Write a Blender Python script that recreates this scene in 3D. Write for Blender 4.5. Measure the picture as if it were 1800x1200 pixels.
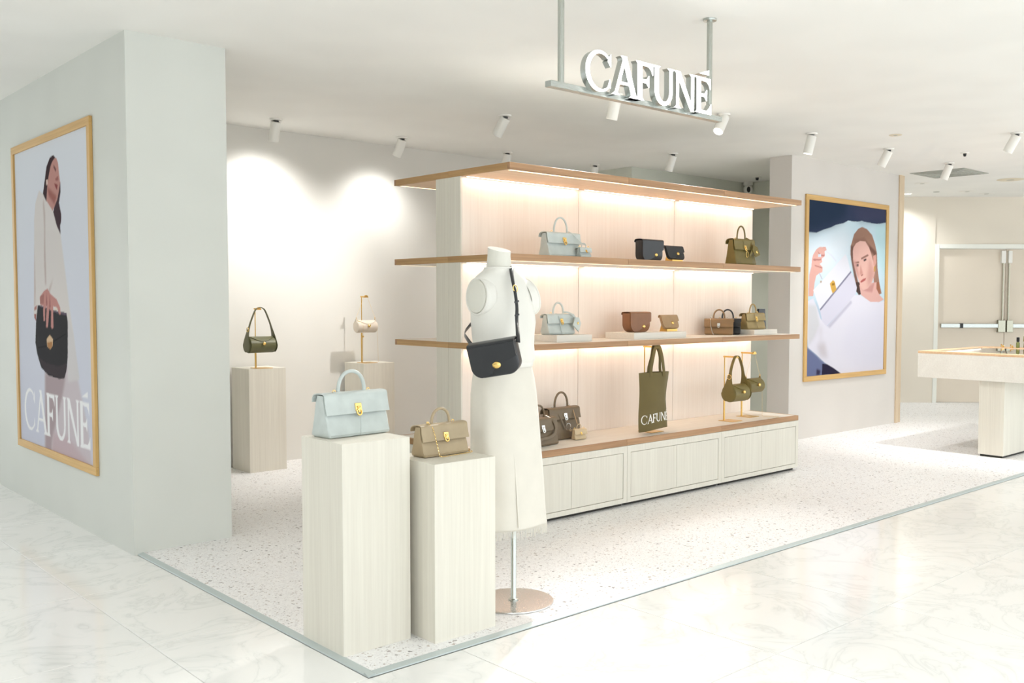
import bpy, bmesh, math, random
import numpy as np
from mathutils import Vector, Matrix

sc = bpy.context.scene
COL = sc.collection
for o in list(bpy.data.objects):
    bpy.data.objects.remove(o, do_unlink=True)
random.seed(7)
PI = math.pi

# ------------------------------------------------------------------ camera, world, exposure
YAW, PITCH, ROLL, FOCAL_PX = 0.757947, -0.048576, 0.002885, 1686.48
CEIL = 2.835
def setup_camera():
    cy, sy, cp, sp = math.cos(YAW), math.sin(YAW), math.cos(PITCH), math.sin(PITCH)
    f = Vector((sy*cp, cy*cp, sp)); r = Vector((cy, -sy, 0)); u = r.cross(f)
    r2 = r*math.cos(ROLL) + u*math.sin(ROLL); u2 = u*math.cos(ROLL) - r*math.sin(ROLL)
    cam = bpy.data.cameras.new('camera'); ob = bpy.data.objects.new('camera', cam); COL.objects.link(ob)
    m = Matrix((r2, u2, -f)).transposed().to_4x4(); m.translation = (0, 0, 1.40)
    ob.matrix_world = m
    cam.sensor_width = 36.0; cam.lens = FOCAL_PX/1800*36
    cam.shift_x = -91.65/1800; cam.shift_y = 10.31/1800
    cam.clip_start = 0.05; cam.clip_end = 100
    sc.camera = ob
setup_camera()

world = bpy.data.worlds.new('world'); sc.world = world; world.use_nodes = True
bgn = world.node_tree.nodes['Background']
bgn.inputs[0].default_value = (0.92, 0.975, 1.0, 1); bgn.inputs[1].default_value = WORLD_STRENGTH = 1.7

sc.view_settings.view_transform = 'Standard'; sc.view_settings.look = 'None'
sc.view_settings.exposure = 0.40; sc.view_settings.gamma = 1.0; sc.view_settings.use_curve_mapping = False
sc.cycles.diffuse_bounces = 5; sc.cycles.max_bounces = 8; sc.cycles.glossy_bounces = 3
sc.cycles.adaptive_threshold = 0.1

# strengths of the lamps, the added corridor fill among them (used by their builders below)
P_DOWN, P_SPOT, E_LED, E_LEDF, E_SIGN = 210.0, 200.0, 32.0, 1.6, 2.2

# ------------------------------------------------------------------ materials
def lin(c):
    return tuple(((x/255)/12.92 if x/255 <= 0.04045 else ((x/255+0.055)/1.055)**2.4) for x in c)
class NT:
    def __init__(s, name):
        m = bpy.data.materials.new(name); m.use_nodes = True; s.m = m; s.t = m.node_tree
        s.b = s.t.nodes['Principled BSDF']; s.out = s.t.nodes['Material Output']
    def n(s, typ, **kw):
        nd = s.t.nodes.new(typ)
        for k, v in kw.items():
            if k.startswith('i_'):
                key = k[2:]; key = int(key) if key.isdigit() else key
                nd.inputs[key].default_value = v
            else: setattr(nd, k, v)
        return nd
    def l(s, a, b): s.t.links.new(a, b)
    def ramp(s, fac, stops):
        r = s.n('ShaderNodeValToRGB'); e = r.color_ramp.elements
        while len(e) < len(stops): e.new(0.5)
        for i, (p, c) in enumerate(stops):
            e[i].position = p; e[i].color = (*c, 1)
        s.l(fac, r.inputs[0]); return r.outputs[0]
    def coords(s, scale=(1, 1, 1), kind='Object'):
        tc = s.n('ShaderNodeTexCoord'); mp = s.n('ShaderNodeMapping'); mp.inputs['Scale'].default_value = scale
        s.l(tc.outputs[kind], mp.inputs[0]); return mp.outputs[0]
    def bump(s, h, strength=0.2, dist=0.001):
        b = s.n('ShaderNodeBump'); b.inputs['Strength'].default_value = strength; b.inputs['Distance'].default_value = dist
        s.l(h, b.inputs['Height']); s.l(b.outputs[0], s.b.inputs['Normal'])
def flat(name, col, rough=0.5, metal=0.0, spec=0.5, emit=None, es=0):
    k = NT(name); k.b.inputs['Base Color'].default_value = (*lin(col), 1)
    k.b.inputs['Roughness'].default_value = rough; k.b.inputs['Metallic'].default_value = metal
    k.b.inputs['Specular IOR Level'].default_value = spec
    if emit: k.b.inputs['Emission Color'].default_value = (*emit, 1); k.b.inputs['Emission Strength'].default_value = es
    return k.m
def paint(name, col, rough=0.6):
    k = NT(name); v = k.coords()
    nz = k.n('ShaderNodeTexNoise', i_Scale=3.0, i_Detail=0.0); k.l(v, nz.inputs['Vector'])
    a = lin(col); b = tuple(x*0.97 for x in a)
    k.l(k.ramp(nz.outputs[0], [(0.3, b), (0.7, a)]), k.b.inputs['Base Color'])
    k.b.inputs['Roughness'].default_value = rough; k.b.inputs['Specular IOR Level'].default_value = 0.25
    return k.m
def wood(name, c0, c1, axis='z', rough=0.5, fine=55, spec=0.3, band=0.35):
    k = NT(name)
    sc_ = {'x': (1.6, fine, fine), 'y': (fine, 1.6, fine), 'z': (fine, fine, 1.6)}[axis]
    v = k.coords(sc_)
    oi = k.n('ShaderNodeObjectInfo'); add = k.n('ShaderNodeVectorMath', operation='ADD')
    mul = k.n('ShaderNodeVectorMath', operation='SCALE'); cmb = k.n('ShaderNodeCombineXYZ')
    for i in range(3): k.l(oi.outputs['Random'], cmb.inputs[i])
    k.l(cmb.outputs[0], mul.inputs[0]); mul.inputs['Scale'].default_value = 37.0
    k.l(v, add.inputs[0]); k.l(mul.outputs[0], add.inputs[1])
    n1 = k.n('ShaderNodeTexNoise', i_Scale=1.0, i_Detail=3.0, i_Roughness=0.65); k.l(add.outputs[0], n1.inputs['Vector'])
    v2 = k.n('ShaderNodeVectorMath', operation='SCALE'); v2.inputs['Scale'].default_value = 0.14; k.l(add.outputs[0], v2.inputs[0])
    n2 = k.n('ShaderNodeTexNoise', i_Scale=1.0, i_Detail=1.0, i_Distortion=0.6); k.l(v2.outputs[0], n2.inputs['Vector'])
    mx = k.n('ShaderNodeMix'); mx.data_type = 'FLOAT'; mx.inputs[0].default_value = band
    k.l(n1.outputs[0], mx.inputs[2]); k.l(n2.outputs[0], mx.inputs[3])
    k.l(k.ramp(mx.outputs[0], [(0.34, lin(c0)), (0.66, lin(c1))]), k.b.inputs['Base Color'])
    k.b.inputs['Roughness'].default_value = rough; k.b.inputs['Specular IOR Level'].default_value = spec
    return k.m
def leather(name, col, rough=0.42, fine=420, bump=0.12):
    k = NT(name); v = k.coords()
    vo = k.n('ShaderNodeTexVoronoi', i_Scale=float(fine)); k.l(v, vo.inputs['Vector'])
    nz = k.n('ShaderNodeTexNoise', i_Scale=14.0, i_Detail=3.0); k.l(v, nz.inputs['Vector'])
    a = lin(col); k.l(k.ramp(nz.outputs[0], [(0.3, tuple(x*0.9 for x in a)), (0.7, tuple(min(1, x*1.05) for x in a))]), k.b.inputs['Base Color'])
    k.bump(vo.outputs['Distance'], bump, 0.0006)
    k.b.inputs['Roughness'].default_value = rough; k.b.inputs['Specular IOR Level'].default_value = 0.45
    return k.m
def fabric(name, col, scale=900, bump=0.25, rough=0.85, var=0.06):
    k = NT(name); v = k.coords()
    nz = k.n('ShaderNodeTexNoise', i_Scale=float(scale), i_Detail=1.0); k.l(v, nz.inputs['Vector'])
    n2 = k.n('ShaderNodeTexNoise', i_Scale=9.0, i_Detail=3.0); k.l(v, n2.inputs['Vector'])
    a = lin(col); k.l(k.ramp(n2.outputs[0], [(0.3, tuple(x*(1-var) for x in a)), (0.7, a)]), k.b.inputs['Base Color'])
    k.bump(nz.outputs[0], bump, 0.0006); k.b.inputs['Roughness'].default_value = rough
    k.b.inputs['Specular IOR Level'].default_value = 0.15; k.b.inputs['Sheen Weight'].default_value = 0.15
    return k.m
def metal(name, col, rough=0.25, brushed=None):
    k = NT(name); k.b.inputs['Metallic'].default_value = 1.0; k.b.inputs['Roughness'].default_value = rough
    k.b.inputs['Base Color'].default_value = (*lin(col), 1)
    v = k.coords(brushed or (40, 40, 40)); nz = k.n('ShaderNodeTexNoise', i_Scale=6.0, i_Detail=2.0); k.l(v, nz.inputs['Vector'])
    k.l(k.ramp(nz.outputs[0], [(0.3, (rough*0.8,)*3), (0.7, (rough*1.25,)*3)]), k.b.inputs['Roughness'])
    return k.m
def terrazzo():
    k = NT('terrazzo'); v = k.coords()
    base = k.n('ShaderNodeTexNoise', i_Scale=60.0, i_Detail=1.0); k.l(v, base.inputs['Vector'])
    col = k.ramp(base.outputs[0], [(0.3, lin((230, 229, 229))), (0.7, lin((240, 239, 238)))])
    for scale, dens, size, cols in ((34.0, 0.85, 0.24, [(0.0, (128, 124, 124)), (0.35, (168, 164, 162)), (0.6, (196, 182, 172)), (1.0, (108, 106, 110))]),
                              (62.0, 0.80, 0.28, [(0.0, (160, 157, 158)), (0.5, (198, 190, 186)), (1.0, (172, 158, 150))]),
                              (110.0, 0.65, 0.34, [(0.0, (192, 189, 189)), (1.0, (214, 209, 207))])):
        vm = k.n('ShaderNodeMapping'); vm.inputs['Location'].default_value = (scale*.13, scale*.07, 0); k.l(v, vm.inputs[0])
        ds = k.n('ShaderNodeTexNoise', i_Scale=scale*2.2, i_Detail=1.0); k.l(v, ds.inputs['Vector'])
        av = k.n('ShaderNodeVectorMath', operation='MULTIPLY_ADD'); av.inputs[1].default_value = (0.5/scale,)*3
        k.l(ds.outputs['Color'], av.inputs[0]); k.l(vm.outputs[0], av.inputs[2])
        vo = k.n('ShaderNodeTexVoronoi', i_Scale=scale); vo.voronoi_dimensions = '2D'; k.l(av.outputs[0], vo.inputs['Vector'])
        sp = k.n('ShaderNodeSeparateColor'); k.l(vo.outputs['Color'], sp.inputs[0])
        gt = k.n('ShaderNodeMath', operation='GREATER_THAN'); gt.inputs[1].default_value = dens; k.l(sp.outputs[0], gt.inputs[0])
        ms = k.n('ShaderNodeMath', operation='MULTIPLY_ADD'); ms.inputs[1].default_value = size; ms.inputs[2].default_value = 0.06; k.l(sp.outputs[1], ms.inputs[0])
        lt = k.n('ShaderNodeMath', operation='LESS_THAN'); k.l(vo.outputs['Distance'], lt.inputs[0]); k.l(ms.outputs[0], lt.inputs[1])
        mm = k.n('ShaderNodeMath', operation='MULTIPLY'); k.l(gt.outputs[0], mm.inputs[0]); k.l(lt.outputs[0], mm.inputs[1])
        cc = k.ramp(sp.outputs[2], [(p, lin(c)) for p, c in cols])
        mx = k.n('ShaderNodeMix'); mx.data_type = 'RGBA'; k.l(mm.outputs[0], mx.inputs[0]); k.l(col, mx.inputs[6]); k.l(cc, mx.inputs[7]); col = mx.outputs[2]
    k.l(col, k.b.inputs['Base Color']); k.b.inputs['Roughness'].default_value = 0.42; k.b.inputs['Specular IOR Level'].default_value = 0.4
    return k.m
def marble():
    k = NT('polished_marble'); v = k.coords()
    oi = k.n('ShaderNodeObjectInfo'); cmb = k.n('ShaderNodeCombineXYZ')
    for i in range(3): k.l(oi.outputs['Random'], cmb.inputs[i])
    sca = k.n('ShaderNodeVectorMath', operation='SCALE'); sca.inputs['Scale'].default_value = 60.0; k.l(cmb.outputs[0], sca.inputs[0])
    add = k.n('ShaderNodeVectorMath', operation='ADD'); k.l(v, add.inputs[0]); k.l(sca.outputs[0], add.inputs[1])
    n1 = k.n('ShaderNodeTexNoise', i_Scale=2.2, i_Detail=4.0, i_Roughness=0.6, i_Distortion=1.6); k.l(add.outputs[0], n1.inputs['Vector'])
    sb = k.n('ShaderNodeMath', operation='SUBTRACT'); sb.inputs[1].default_value = 0.5; k.l(n1.outputs[0], sb.inputs[0])
    ab = k.n('ShaderNodeMath', operation='ABSOLUTE'); k.l(sb.outputs[0], ab.inputs[0])
    vein = k.ramp(ab.outputs[0], [(0.0, lin((222, 222, 219))), (0.012, lin((230, 230, 227))), (0.06, lin((236, 235, 232)))])
    n2 = k.n('ShaderNodeTexNoise', i_Scale=1.1, i_Detail=1.0); k.l(add.outputs[0], n2.inputs['Vector'])
    cl = k.ramp(n2.outputs[0], [(0.35, (0.965, 0.967, 0.965)), (0.65, (1, 1, 1))])
    mx = k.n('ShaderNodeMix'); mx.data_type = 'RGBA'; mx.blend_type = 'MULTIPLY'; mx.inputs[0].default_value = 1.0
    k.l(vein, mx.inputs[6]); k.l(cl, mx.inputs[7]); k.l(mx.outputs[2], k.b.inputs['Base Color'])
    k.b.inputs['Roughness'].default_value = 0.11; k.b.inputs['Specular IOR Level'].default_value = 0.4
    return k.m

M = dict(
    wall=paint('wall_paint', (224, 222, 216)), ceil=paint('ceiling_paint', (238, 237, 233), 0.8),
    wallfar=paint('far_wall_paint', (228, 219, 205)), wallshade=paint('rear_wall_shade_tint', (214, 217, 206)), walldim=paint('wall_paint_dimmed', (212, 214, 208)), wallwarmdim=paint('wall_paint_warm_dimmed', (214, 209, 203)),  # all but the far wall
    marble=marble(), terrazzo=terrazzo(), grout=flat('grout', (176, 172, 164), 0.8),
    trimmetal=flat('edge_trim_metal', (190, 199, 198), 0.45, 0.35),
    veneer=wood('pale_veneer', (215, 210, 198), (226, 222, 210), 'z', 0.55, 70),
    veneerx=wood('pale_veneer_flat', (218, 214, 206), (228, 225, 217), 'x', 0.55, 70),
    panel=wood('pale_panel_veneer', (232, 220, 209), (239, 229, 219), 'z', 0.55, 60),
    oak=wood('oak_edge', (148, 112, 82), (188, 150, 114), 'x', 0.5, 60, band=0.45),
    oaky=wood('oak_edge_side', (162, 126, 84), (198, 162, 116), 'y', 0.5, 60, band=0.45),
    oakpale=wood('oak_pale', (206, 170, 134), (226, 192, 156), 'x', 0.5, 60),
    oakunder=wood('oak_underside', (214, 186, 156), (230, 204, 176), 'x', 0.5, 60),
    frame=wood('oak_frame', (192, 152, 92), (216, 178, 116), 'z', 0.5, 60),
    framey=wood('oak_frame_rail', (192, 152, 92), (216, 178, 116), 'y', 0.5, 60),
    framex=wood('oak_frame_rail_x', (192, 152, 92), (216, 178, 116), 'x', 0.5, 60),
    post=wood('post_wood', (196, 174, 146), (220, 200, 172), 'z', 0.5, 60),
    dark=flat('dark_recess', (46, 44, 38), 0.7), black=flat('black_plastic', (24, 24, 24), 0.4),
    white=flat('white_enamel', (234, 232, 226), 0.45), whiteplastic=flat('white_plastic', (228, 228, 222), 0.5),
    steel=metal('brushed_steel', (188, 192, 188), 0.28, (4, 200, 200)), steelv=metal('brushed_steel_pole', (186, 190, 184), 0.25, (200, 200, 4)),
    plate=metal('satin_nickel', (204, 202, 200), 0.25), gold=metal('polished_gold', (242, 206, 128), 0.2), brass=metal('satin_brass', (216, 178, 104), 0.32),
    silver=metal('polished_silver', (220, 220, 218), 0.18), chrome=metal('chrome_hardware', (168, 166, 150), 0.25),
    blue=leather('pale_blue_leather', (194, 202, 199)), taupe=leather('taupe_leather', (172, 154, 124)), umber=leather('grey_umber_leather', (114, 98, 76)),
    olive=leather('olive_leather', (116, 103, 54)), green=leather('dark_green_leather', (98, 97, 66)), ink=leather('black_leather', (40, 42, 46), 0.30),
    brown=leather('brown_leather', (136, 92, 60)), tan=leather('tan_leather', (168, 138, 102)), khaki=leather('khaki_leather', (160, 140, 94)),
    mink=leather('mink_leather', (142, 114, 80)), cream=leather('cream_leather', (214, 202, 186)), pebble=leather('pebbled_cream_leather', (206, 186, 152), 0.5, 200, 0.4),
    canvas=fabric('olive_canvas', (112, 100, 66), 700, 0.3), knit=fabric('white_knit', (230, 228, 221), 500, 0.3, var=0.03),
    linen=fabric('ivory_linen', (225, 220, 209), 350, 0.35, var=0.06), body=flat('mannequin_white', (220, 218, 208), 0.5),
    ink_print=flat('white_print', (240, 238, 232), 0.7), grille=flat('grey_grille', (172, 174, 166), 0.6), offw=flat('ivory_disc', (222, 212, 190), 0.6),
    led=flat('led_strip', (255, 240, 220), 0.5, emit=(1.0, 0.67, 0.47), es=E_LED), ledf=flat('led_strip_front', (255, 230, 190), 0.5, emit=(1.0, 0.76, 0.48), es=E_LEDF),
    ledrear=flat('led_strip_rear', (255, 240, 220), 0.5, emit=(1.0, 0.76, 0.60), es=E_LED*0.45),
    signface=flat('lit_letter_face', (255, 255, 255), 0.4, emit=(1, 1, 1), es=E_SIGN), lens=flat('lamp_lens', (255, 255, 255), 0.3, emit=(1.0, 0.96, 0.9), es=4.0),
    caselight=flat('showcase_strip', (255, 250, 240), 0.4, emit=(1.0, 0.97, 0.92), es=30.0),
    door=paint('door_paint', (226, 214, 198), 0.5), doorframe=flat('door_frame_paint', (234, 234, 226), 0.5), glassg=None,
    bottleglass=None, greenliq=flat('green_glass', (120, 128, 70), 0.15),
)
k = NT('clear_glass'); k.b.inputs['Transmission Weight'].default_value = 1.0; k.b.inputs['Roughness'].default_value = 0.02
k.b.inputs['IOR'].default_value = 1.3; k.b.inputs['Base Color'].default_value = (0.97, 0.99, 0.98, 1); M['glassg'] = k.m
k = NT('printed_photograph'); ca = k.n('ShaderNodeVertexColor'); ca.layer_name = 'print'; k.l(ca.outputs[0], k.b.inputs['Base Color'])
k.b.inputs['Roughness'].default_value = 0.7; k.b.inputs['Specular IOR Level'].default_value = 0.03; M['print'] = k.m

for n_ in ('signface', 'lens'): M[n_].cycles.emission_sampling = 'NONE'
# ------------------------------------------------------------------ mesh helpers
class MB:
    def __init__(s): s.v = []; s.f = []
    def add(s, vs, fs):
        o = len(s.v); s.v += [tuple(v) for v in vs]; s.f += [tuple(i+o for i in f) for f in fs]; return s
    def box(s, x0, x1, y0, y1, z0, z1, b=0.0):
        if b <= 0:
            return s.add([(x0,y0,z0),(x1,y0,z0),(x1,y1,z0),(x0,y1,z0),(x0,y0,z1),(x1,y0,z1),(x1,y1,z1),(x0,y1,z1)],
                  [(3,2,1,0),(4,5,6,7),(0,1,5,4),(1,2,6,5),(2,3,7,6),(3,0,4,7)])
        lo, hi = (x0, y0, z0), (x1, y1, z1); vs = []; idx = {}
        for c in range(8):
            sg = [(c >> i) & 1 for i in range(3)]
            for a in range(3):
                p = [hi[i] if sg[i] else lo[i] for i in range(3)]
                for i in range(3):
                    if i != a: p[i] += -b if sg[i] else b
                idx[(c, a)] = len(vs); vs.append(tuple(p))
        fs = []
        for a in range(3):
            u, w = [(1, 2), (2, 0), (0, 1)][a]
            for sgn in (0, 1):
                q = [(sgn << a) | (i << u) | (j << w) for i, j in ((0,0),(1,0),(1,1),(0,1))]
                f = [idx[(c, a)] for c in q]; fs.append(tuple(f if sgn else f[::-1]))
        for a in range(3):
            u, w = [(1, 2), (2, 0), (0, 1)][a]
            for i in (0, 1):
                for j in (0, 1):
                    c0 = (i << u) | (j << w); c1 = c0 | (1 << a)
                    f = [idx[(c0, u)], idx[(c1, u)], idx[(c1, w)], idx[(c0, w)]]
                    fs.append(tuple(f if (i ^ j) else f[::-1]))
        for c in range(8):
            f = [idx[(c, 0)], idx[(c, 1)], idx[(c, 2)]]
            par = bin(c).count('1') % 2
            fs.append(tuple(f if par else f[::-1]))
        return s.add(vs, fs)
    def loft(s, rings, cap=True, closed=True):
        n = len(rings[0]); vs = [p for r in rings for p in r]; fs = []
        for i in range(len(rings)-1):
            for j in range(n if closed else n-1):
                a, b2 = i*n+j, i*n+(j+1) % n
                fs.append((a, b2, b2+n, a+n))
        if cap and closed:
            fs.append(tuple(range(n))[::-1]); fs.append(tuple(range((len(rings)-1)*n, len(rings)*n)))
        return s.add(vs, fs)
    def tube(s, path, r, n=10, closed=False, cap=True, flat_=None, hint=None):
        """swept tube; r number or list; flat_=(half width, half thickness) ribbon with normal hint"""
        P = [Vector(p) for p in path]; m = len(P); rings = []; nv = None
        for i, p in enumerate(P):
            if closed: t = P[(i+1) % m]-P[i-1]
            else: t = P[min(i+1, m-1)]-P[max(i-1, 0)]
            t.normalize()
            if hint is not None:
                h = Vector(hint[i] if isinstance(hint, list) else hint); nv = (h-t*h.dot(t)).normalized()
            elif nv is None:
                h = Vector((0, 0, 1)) if abs(t.z) < 0.9 else Vector((0, 1, 0)); nv = (h-t*h.dot(t)).normalized()
            else: nv = (nv-t*nv.dot(t)).normalized()
            bv = t.cross(nv); ring = []
            if flat_:
                hw, ht = flat_ if not isinstance(flat_, list) else flat_[i]
            else:
                hw = ht = r[i] if isinstance(r, (list, tuple)) else r
            for j in range(n):
                a = 2*PI*j/n; ca, sa = math.cos(a), math.sin(a)
                if flat_: 
                    ca = math.copysign(abs(ca)**0.5, ca); sa = math.copysign(abs(sa)**0.7, sa)
                ring.append(p + bv*(hw*ca) + nv*(ht*sa))
            rings.append(ring)
        if closed: rings.append(rings[0]); return s.loft(rings, cap=False)
        return s.loft(rings, cap=cap)
    def lathe(s, prof, n=24, c=(0, 0, 0), axis='z', sx=1.0, sy=1.0, cap=True):
        rings = []
        for r, z in prof:
            ring = []
            for j in range(n):
                a = 2*PI*j/n; x, y = r*math.cos(a)*sx, r*math.sin(a)*sy
                if axis == 'z': q = (c[0]+x, c[1]+y, c[2]+z)
                elif axis == 'y': q = (c[0]+x, c[1]-z, c[2]+y)     # z of the profile points to -y
                else: q = (c[0]+z, c[1]+x, c[2]+y)
                ring.append(q)
            rings.append(ring)
        return s.loft(rings, cap=cap)
    def sphere(s, c, r, nu=14, nv=8):
        r = (r, r, r) if isinstance(r, (int, float)) else r
        rings = []
        for i in range(1, nv):
            t = PI*i/nv
            rings.append([(c[0]+r[0]*math.sin(t)*math.cos(2*PI*j/nu), c[1]+r[1]*math.sin(t)*math.sin(2*PI*j/nu), c[2]-r[2]*math.cos(t)) for j in range(nu)])
        return s.loft(rings)
    def prism(s, poly, d0, d1, plane='xz'):
        """extrude a 2D polygon; plane xz: depth along y from d0 to d1"""
        def q(p, d): return (p[0], d, p[1]) if plane == 'xz' else ((d, p[0], p[1]) if plane == 'yz' else (p[0], p[1], d))
        n = len(poly)
        ar = sum(poly[i][0]*poly[(i+1) % n][1]-poly[(i+1) % n][0]*poly[i][1] for i in range(n))
        P = poly if ar > 0 else poly[::-1]
        if plane == 'xz': P = P[::-1]
        vs = [q(p, d0) for p in P]+[q(p, d1) for p in P]
        fs = [tuple(range(n))[::-1], tuple(range(n, 2*n))]+[(i, (i+1) % n, (i+1) % n+n, i+n) for i in range(n)]
        return s.add(vs, fs)
    def torus(s, c, R, r, axis='y', n=20, m=8, sz=1.0):
        path = []
        for i in range(n):
            a = 2*PI*i/n; u, w = R*math.cos(a), R*math.sin(a)*sz
            path.append((c[0]+u, c[1], c[2]+w) if axis == 'y' else ((c[0]+u, c[1]+w, c[2]) if axis == 'z' else (c[0], c[1]+u, c[2]+w)))
        return s.tube(path, r, m, closed=True)
    def xf(s, mtx, start=0):
        for i in range(start, len(s.v)): s.v[i] = tuple(mtx @ Vector(s.v[i]))
        return s
    def mesh(s, name, mat, ang=38):
        me = bpy.data.meshes.new(name); me.from_pydata(s.v, [], s.f); me.validate(); me.update()
        bm = bmesh.new(); bm.from_mesh(me); bmesh.ops.recalc_face_normals(bm, faces=bm.faces); bm.to_mesh(me); bm.free()
        if mat: me.materials.append(mat)
        if ang:
            me.polygons.foreach_set('use_smooth', [True]*len(me.polygons)); me.set_sharp_from_angle(angle=math.radians(ang))
        return me
    def build(s, name, mat, parent=None, ang=38, loc=None):
        o = bpy.data.objects.new(name, s.mesh(name, mat, ang)); COL.objects.link(o)
        if parent: o.parent = parent
        if loc: o.location = loc
        return o
def tag(o, label=None, cat=None, group=None, kind=None):
    if label: o['label'] = label
    if cat: o['category'] = cat
    if group: o['group'] = group
    if kind: o['kind'] = kind
    return o
def thing(name, label, cat, loc=(0, 0, 0), rz=0.0, group=None, rot=None):
    o = bpy.data.objects.new(name, None); COL.objects.link(o); o.location = loc
    o.rotation_euler = rot or (0, 0, rz); o.empty_display_size = 0.1
    return tag(o, label, cat, group)
def struct(name, mb, mat, label=None, ang=0):
    o = mb.build(name, mat, None, ang); return tag(o, label, kind='structure')
def link_copy(o, parent, loc):
    c = o.copy(); COL.objects.link(c); c.parent = parent; c.location = loc; return c
def arc(cx, cz, rx, rz, a0, a1, n):
    return [(cx+rx*math.cos(math.radians(a0+(a1-a0)*i/n)), cz+rz*math.sin(math.radians(a0+(a1-a0)*i/n))) for i in range(n+1)]
def bez(pts, n=8):
    """Catmull-Rom through 3D points"""
    P = [Vector(p) for p in pts]; out = []
    for i in range(len(P)-1):
        p0, p1, p2, p3 = P[max(i-1, 0)], P[i], P[i+1], P[min(i+2, len(P)-1)]
        for k_ in range(n):
            t = k_/n
            out.append(0.5*((2*p1)+(p2-p0)*t+(2*p0-5*p1+4*p2-p3)*t*t+(3*p1-p0-3*p2+p3)*t**3))
    out.append(P[-1]); return out
# lettering: serif capitals as lists of polygons in a unit-high box
def letter(ch):
    if ch == 'C':
        o = arc(.46, .5, .45, .52, 48, 316, 30); i = arc(.50, .5, .375, .445, 52, 312, 30)
        return [o+i[::-1], [(.73, .80), (.83, .98), (.83, .66)], [(.74, .16), (.80, .34), (.82, .12)]], .86
    if ch == 'A':
        return [[(.09, 0), (.17, 0), (.47, .90), (.41, 1.0)], [(.35, 1.02), (.50, 1.02), (.86, 0), (.70, 0)], [(.22, .29), (.66, .29), (.64, .36), (.25, .36)],
                [(.0, 0), (.27, 0), (.18, .07), (.10, .07)], [(.61, 0), (.95, 0), (.85, .07), (.70, .07)], [(.31, 1.02), (.52, 1.02), (.47, .95), (.40, .95)]], .84
    if ch == 'F' or ch == 'E' or ch == 'É':
        p = [[(.06, 0), (.21, 0), (.21, 1), (.06, 1)], [(.06, 1), (.60, 1), (.60, .70), (.55, .82), (.46, .90), (.20, .92)],
             [(.2, .47), (.2, .55), (.38, .56), (.46, .67), (.46, .36), (.38, .46)], [(0, 1), (.2, 1), (.2, .94), (.06, .94)]]
        if ch == 'F': return p+[[(0, 0), (.28, 0), (.21, .06), (.06, .06)]], .60
        p += [[(.06, 0), (.64, 0), (.64, .30), (.57, .18), (.47, .09), (.06, .08)], [(0, 0), (.2, 0), (.2, .06), (.06, .06)]]
        if ch == 'É': p.append([(.16, 1.10), (.54, 1.24), (.54, 1.10)])
        return p, .66
    if ch == 'U':
        return [[(.08, 1), (.21, 1), (.21, .36)]+arc(.42, .36, .21, .28, 180, 360, 12)+[(.63, 1), (.73, 1), (.73, .36)]+arc(.405, .36, .325, .38, 0, -180, 16)+[(.08, .36)],
                [(.0, 1), (.28, 1), (.21, .94), (.08, .94)], [(.55, 1), (.81, 1), (.73, .94), (.63, .94)]], .80
    if ch == 'N':
        return [[(.09, 0), (.18, 0), (.18, 1), (.09, 1)], [(.05, 1), (.23, 1), (.78, -.02), (.66, -.02)], [(.68, 0), (.77, 0), (.77, 1), (.68, 1)],
                [(0, 0), (.27, 0), (.18, .06), (.09, .06)], [(.60, 1), (.85, 1), (.77, .94), (.68, .94)], [(0, 1), (.1, 1), (.1, .95)]], .84
def word(text, gap=0.0):
    x = 0; out = []
    for ch in text:
        p, a = letter(ch); out.append([[(q[0]+x, q[1]) for q in poly] for poly in p]); x += a+gap
    return out, x-gap
WORD = 'CAFUN\u00c9'

# ------------------------------------------------------------------ the setting
TX, TY, TZ = 1.878, 3.035, 0.010          # near corner of the terrazzo and its height
floor = struct('floor', MB().box(-8, 18, -2.4, 13, -0.06, -0.005), M['grout'], 'white polished marble floor laid in large square tiles')
def tile_mesh(w, d): return MB().box(-w/2, w/2, -d/2, d/2, -0.0049, 0.0, 0.0012).mesh('tile', M['marble'], 0)
PIT, GAP = 0.889, 0.003
XJ = [1.417+PIT*i for i in range(-4, 11)]; YJ = [TY-0.004+PIT*i for i in range(-6, 6)]
full = tile_mesh(PIT-GAP, PIT-GAP); cut = None
for i in range(len(XJ)-1):
    for j in range(len(YJ)-1):
        x0, x1, y0, y1 = XJ[i], XJ[i+1], YJ[j], YJ[j+1]
        if y0 > TY-0.1 and x0 > TX-0.1: continue
        me = full; cx = (x0+x1)/2
        if y0 > TY-0.1 and x1 > TX:
            w = TX-x0-0.001; cx = x0+w/2
            if cut is None: cut = tile_mesh(w-GAP/2, PIT-GAP)
            me = cut
        t = bpy.data.objects.new('tile', me); COL.objects.link(t); t.parent = floor; t.location = (cx, (y0+y1)/2, 0)
rest = MB().box(-8, XJ[0], -2.4, 13, -0.0049, -0.0005).box(XJ[0], 18, -2.4, YJ[0], -0.0049, -0.0005).box(XJ[-1], 18, YJ[0], TY-0.004, -0.0049, -0.0005).box(XJ[0], TX-0.001, YJ[-1], 13, -0.0049, -0.0005)
rest.build('floor_remainder', M['marble'], floor, 0)
struct('floor_terrazzo', MB().box(TX+0.02, 18, TY+0.02, 13, -0.004, TZ), M['terrazzo'], 'speckled white terrazzo floor of the shop')
def trim_strip(pts, name, label):
    struct(name, MB().prism(pts[0], *pts[1:]), M['trimmetal'], label)
prof = [(0, 0), (0.001, 0.005), (0.004, 0.0062), (0.027, TZ+0.0018), (0.031, TZ+0.0018), (0.031, 0.0)]
struct('trim_1', MB().prism([(TX+a, z) for a, z in prof], TY, 5.379), M['trimmetal'], 'metal edge strip along the side of the terrazzo floor')
struct('trim_2', MB().prism([(TY+a, z) for a, z in prof], TX, 18, 'yz'), M['trimmetal'], 'metal edge strip along the front of the terrazzo floor')
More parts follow.
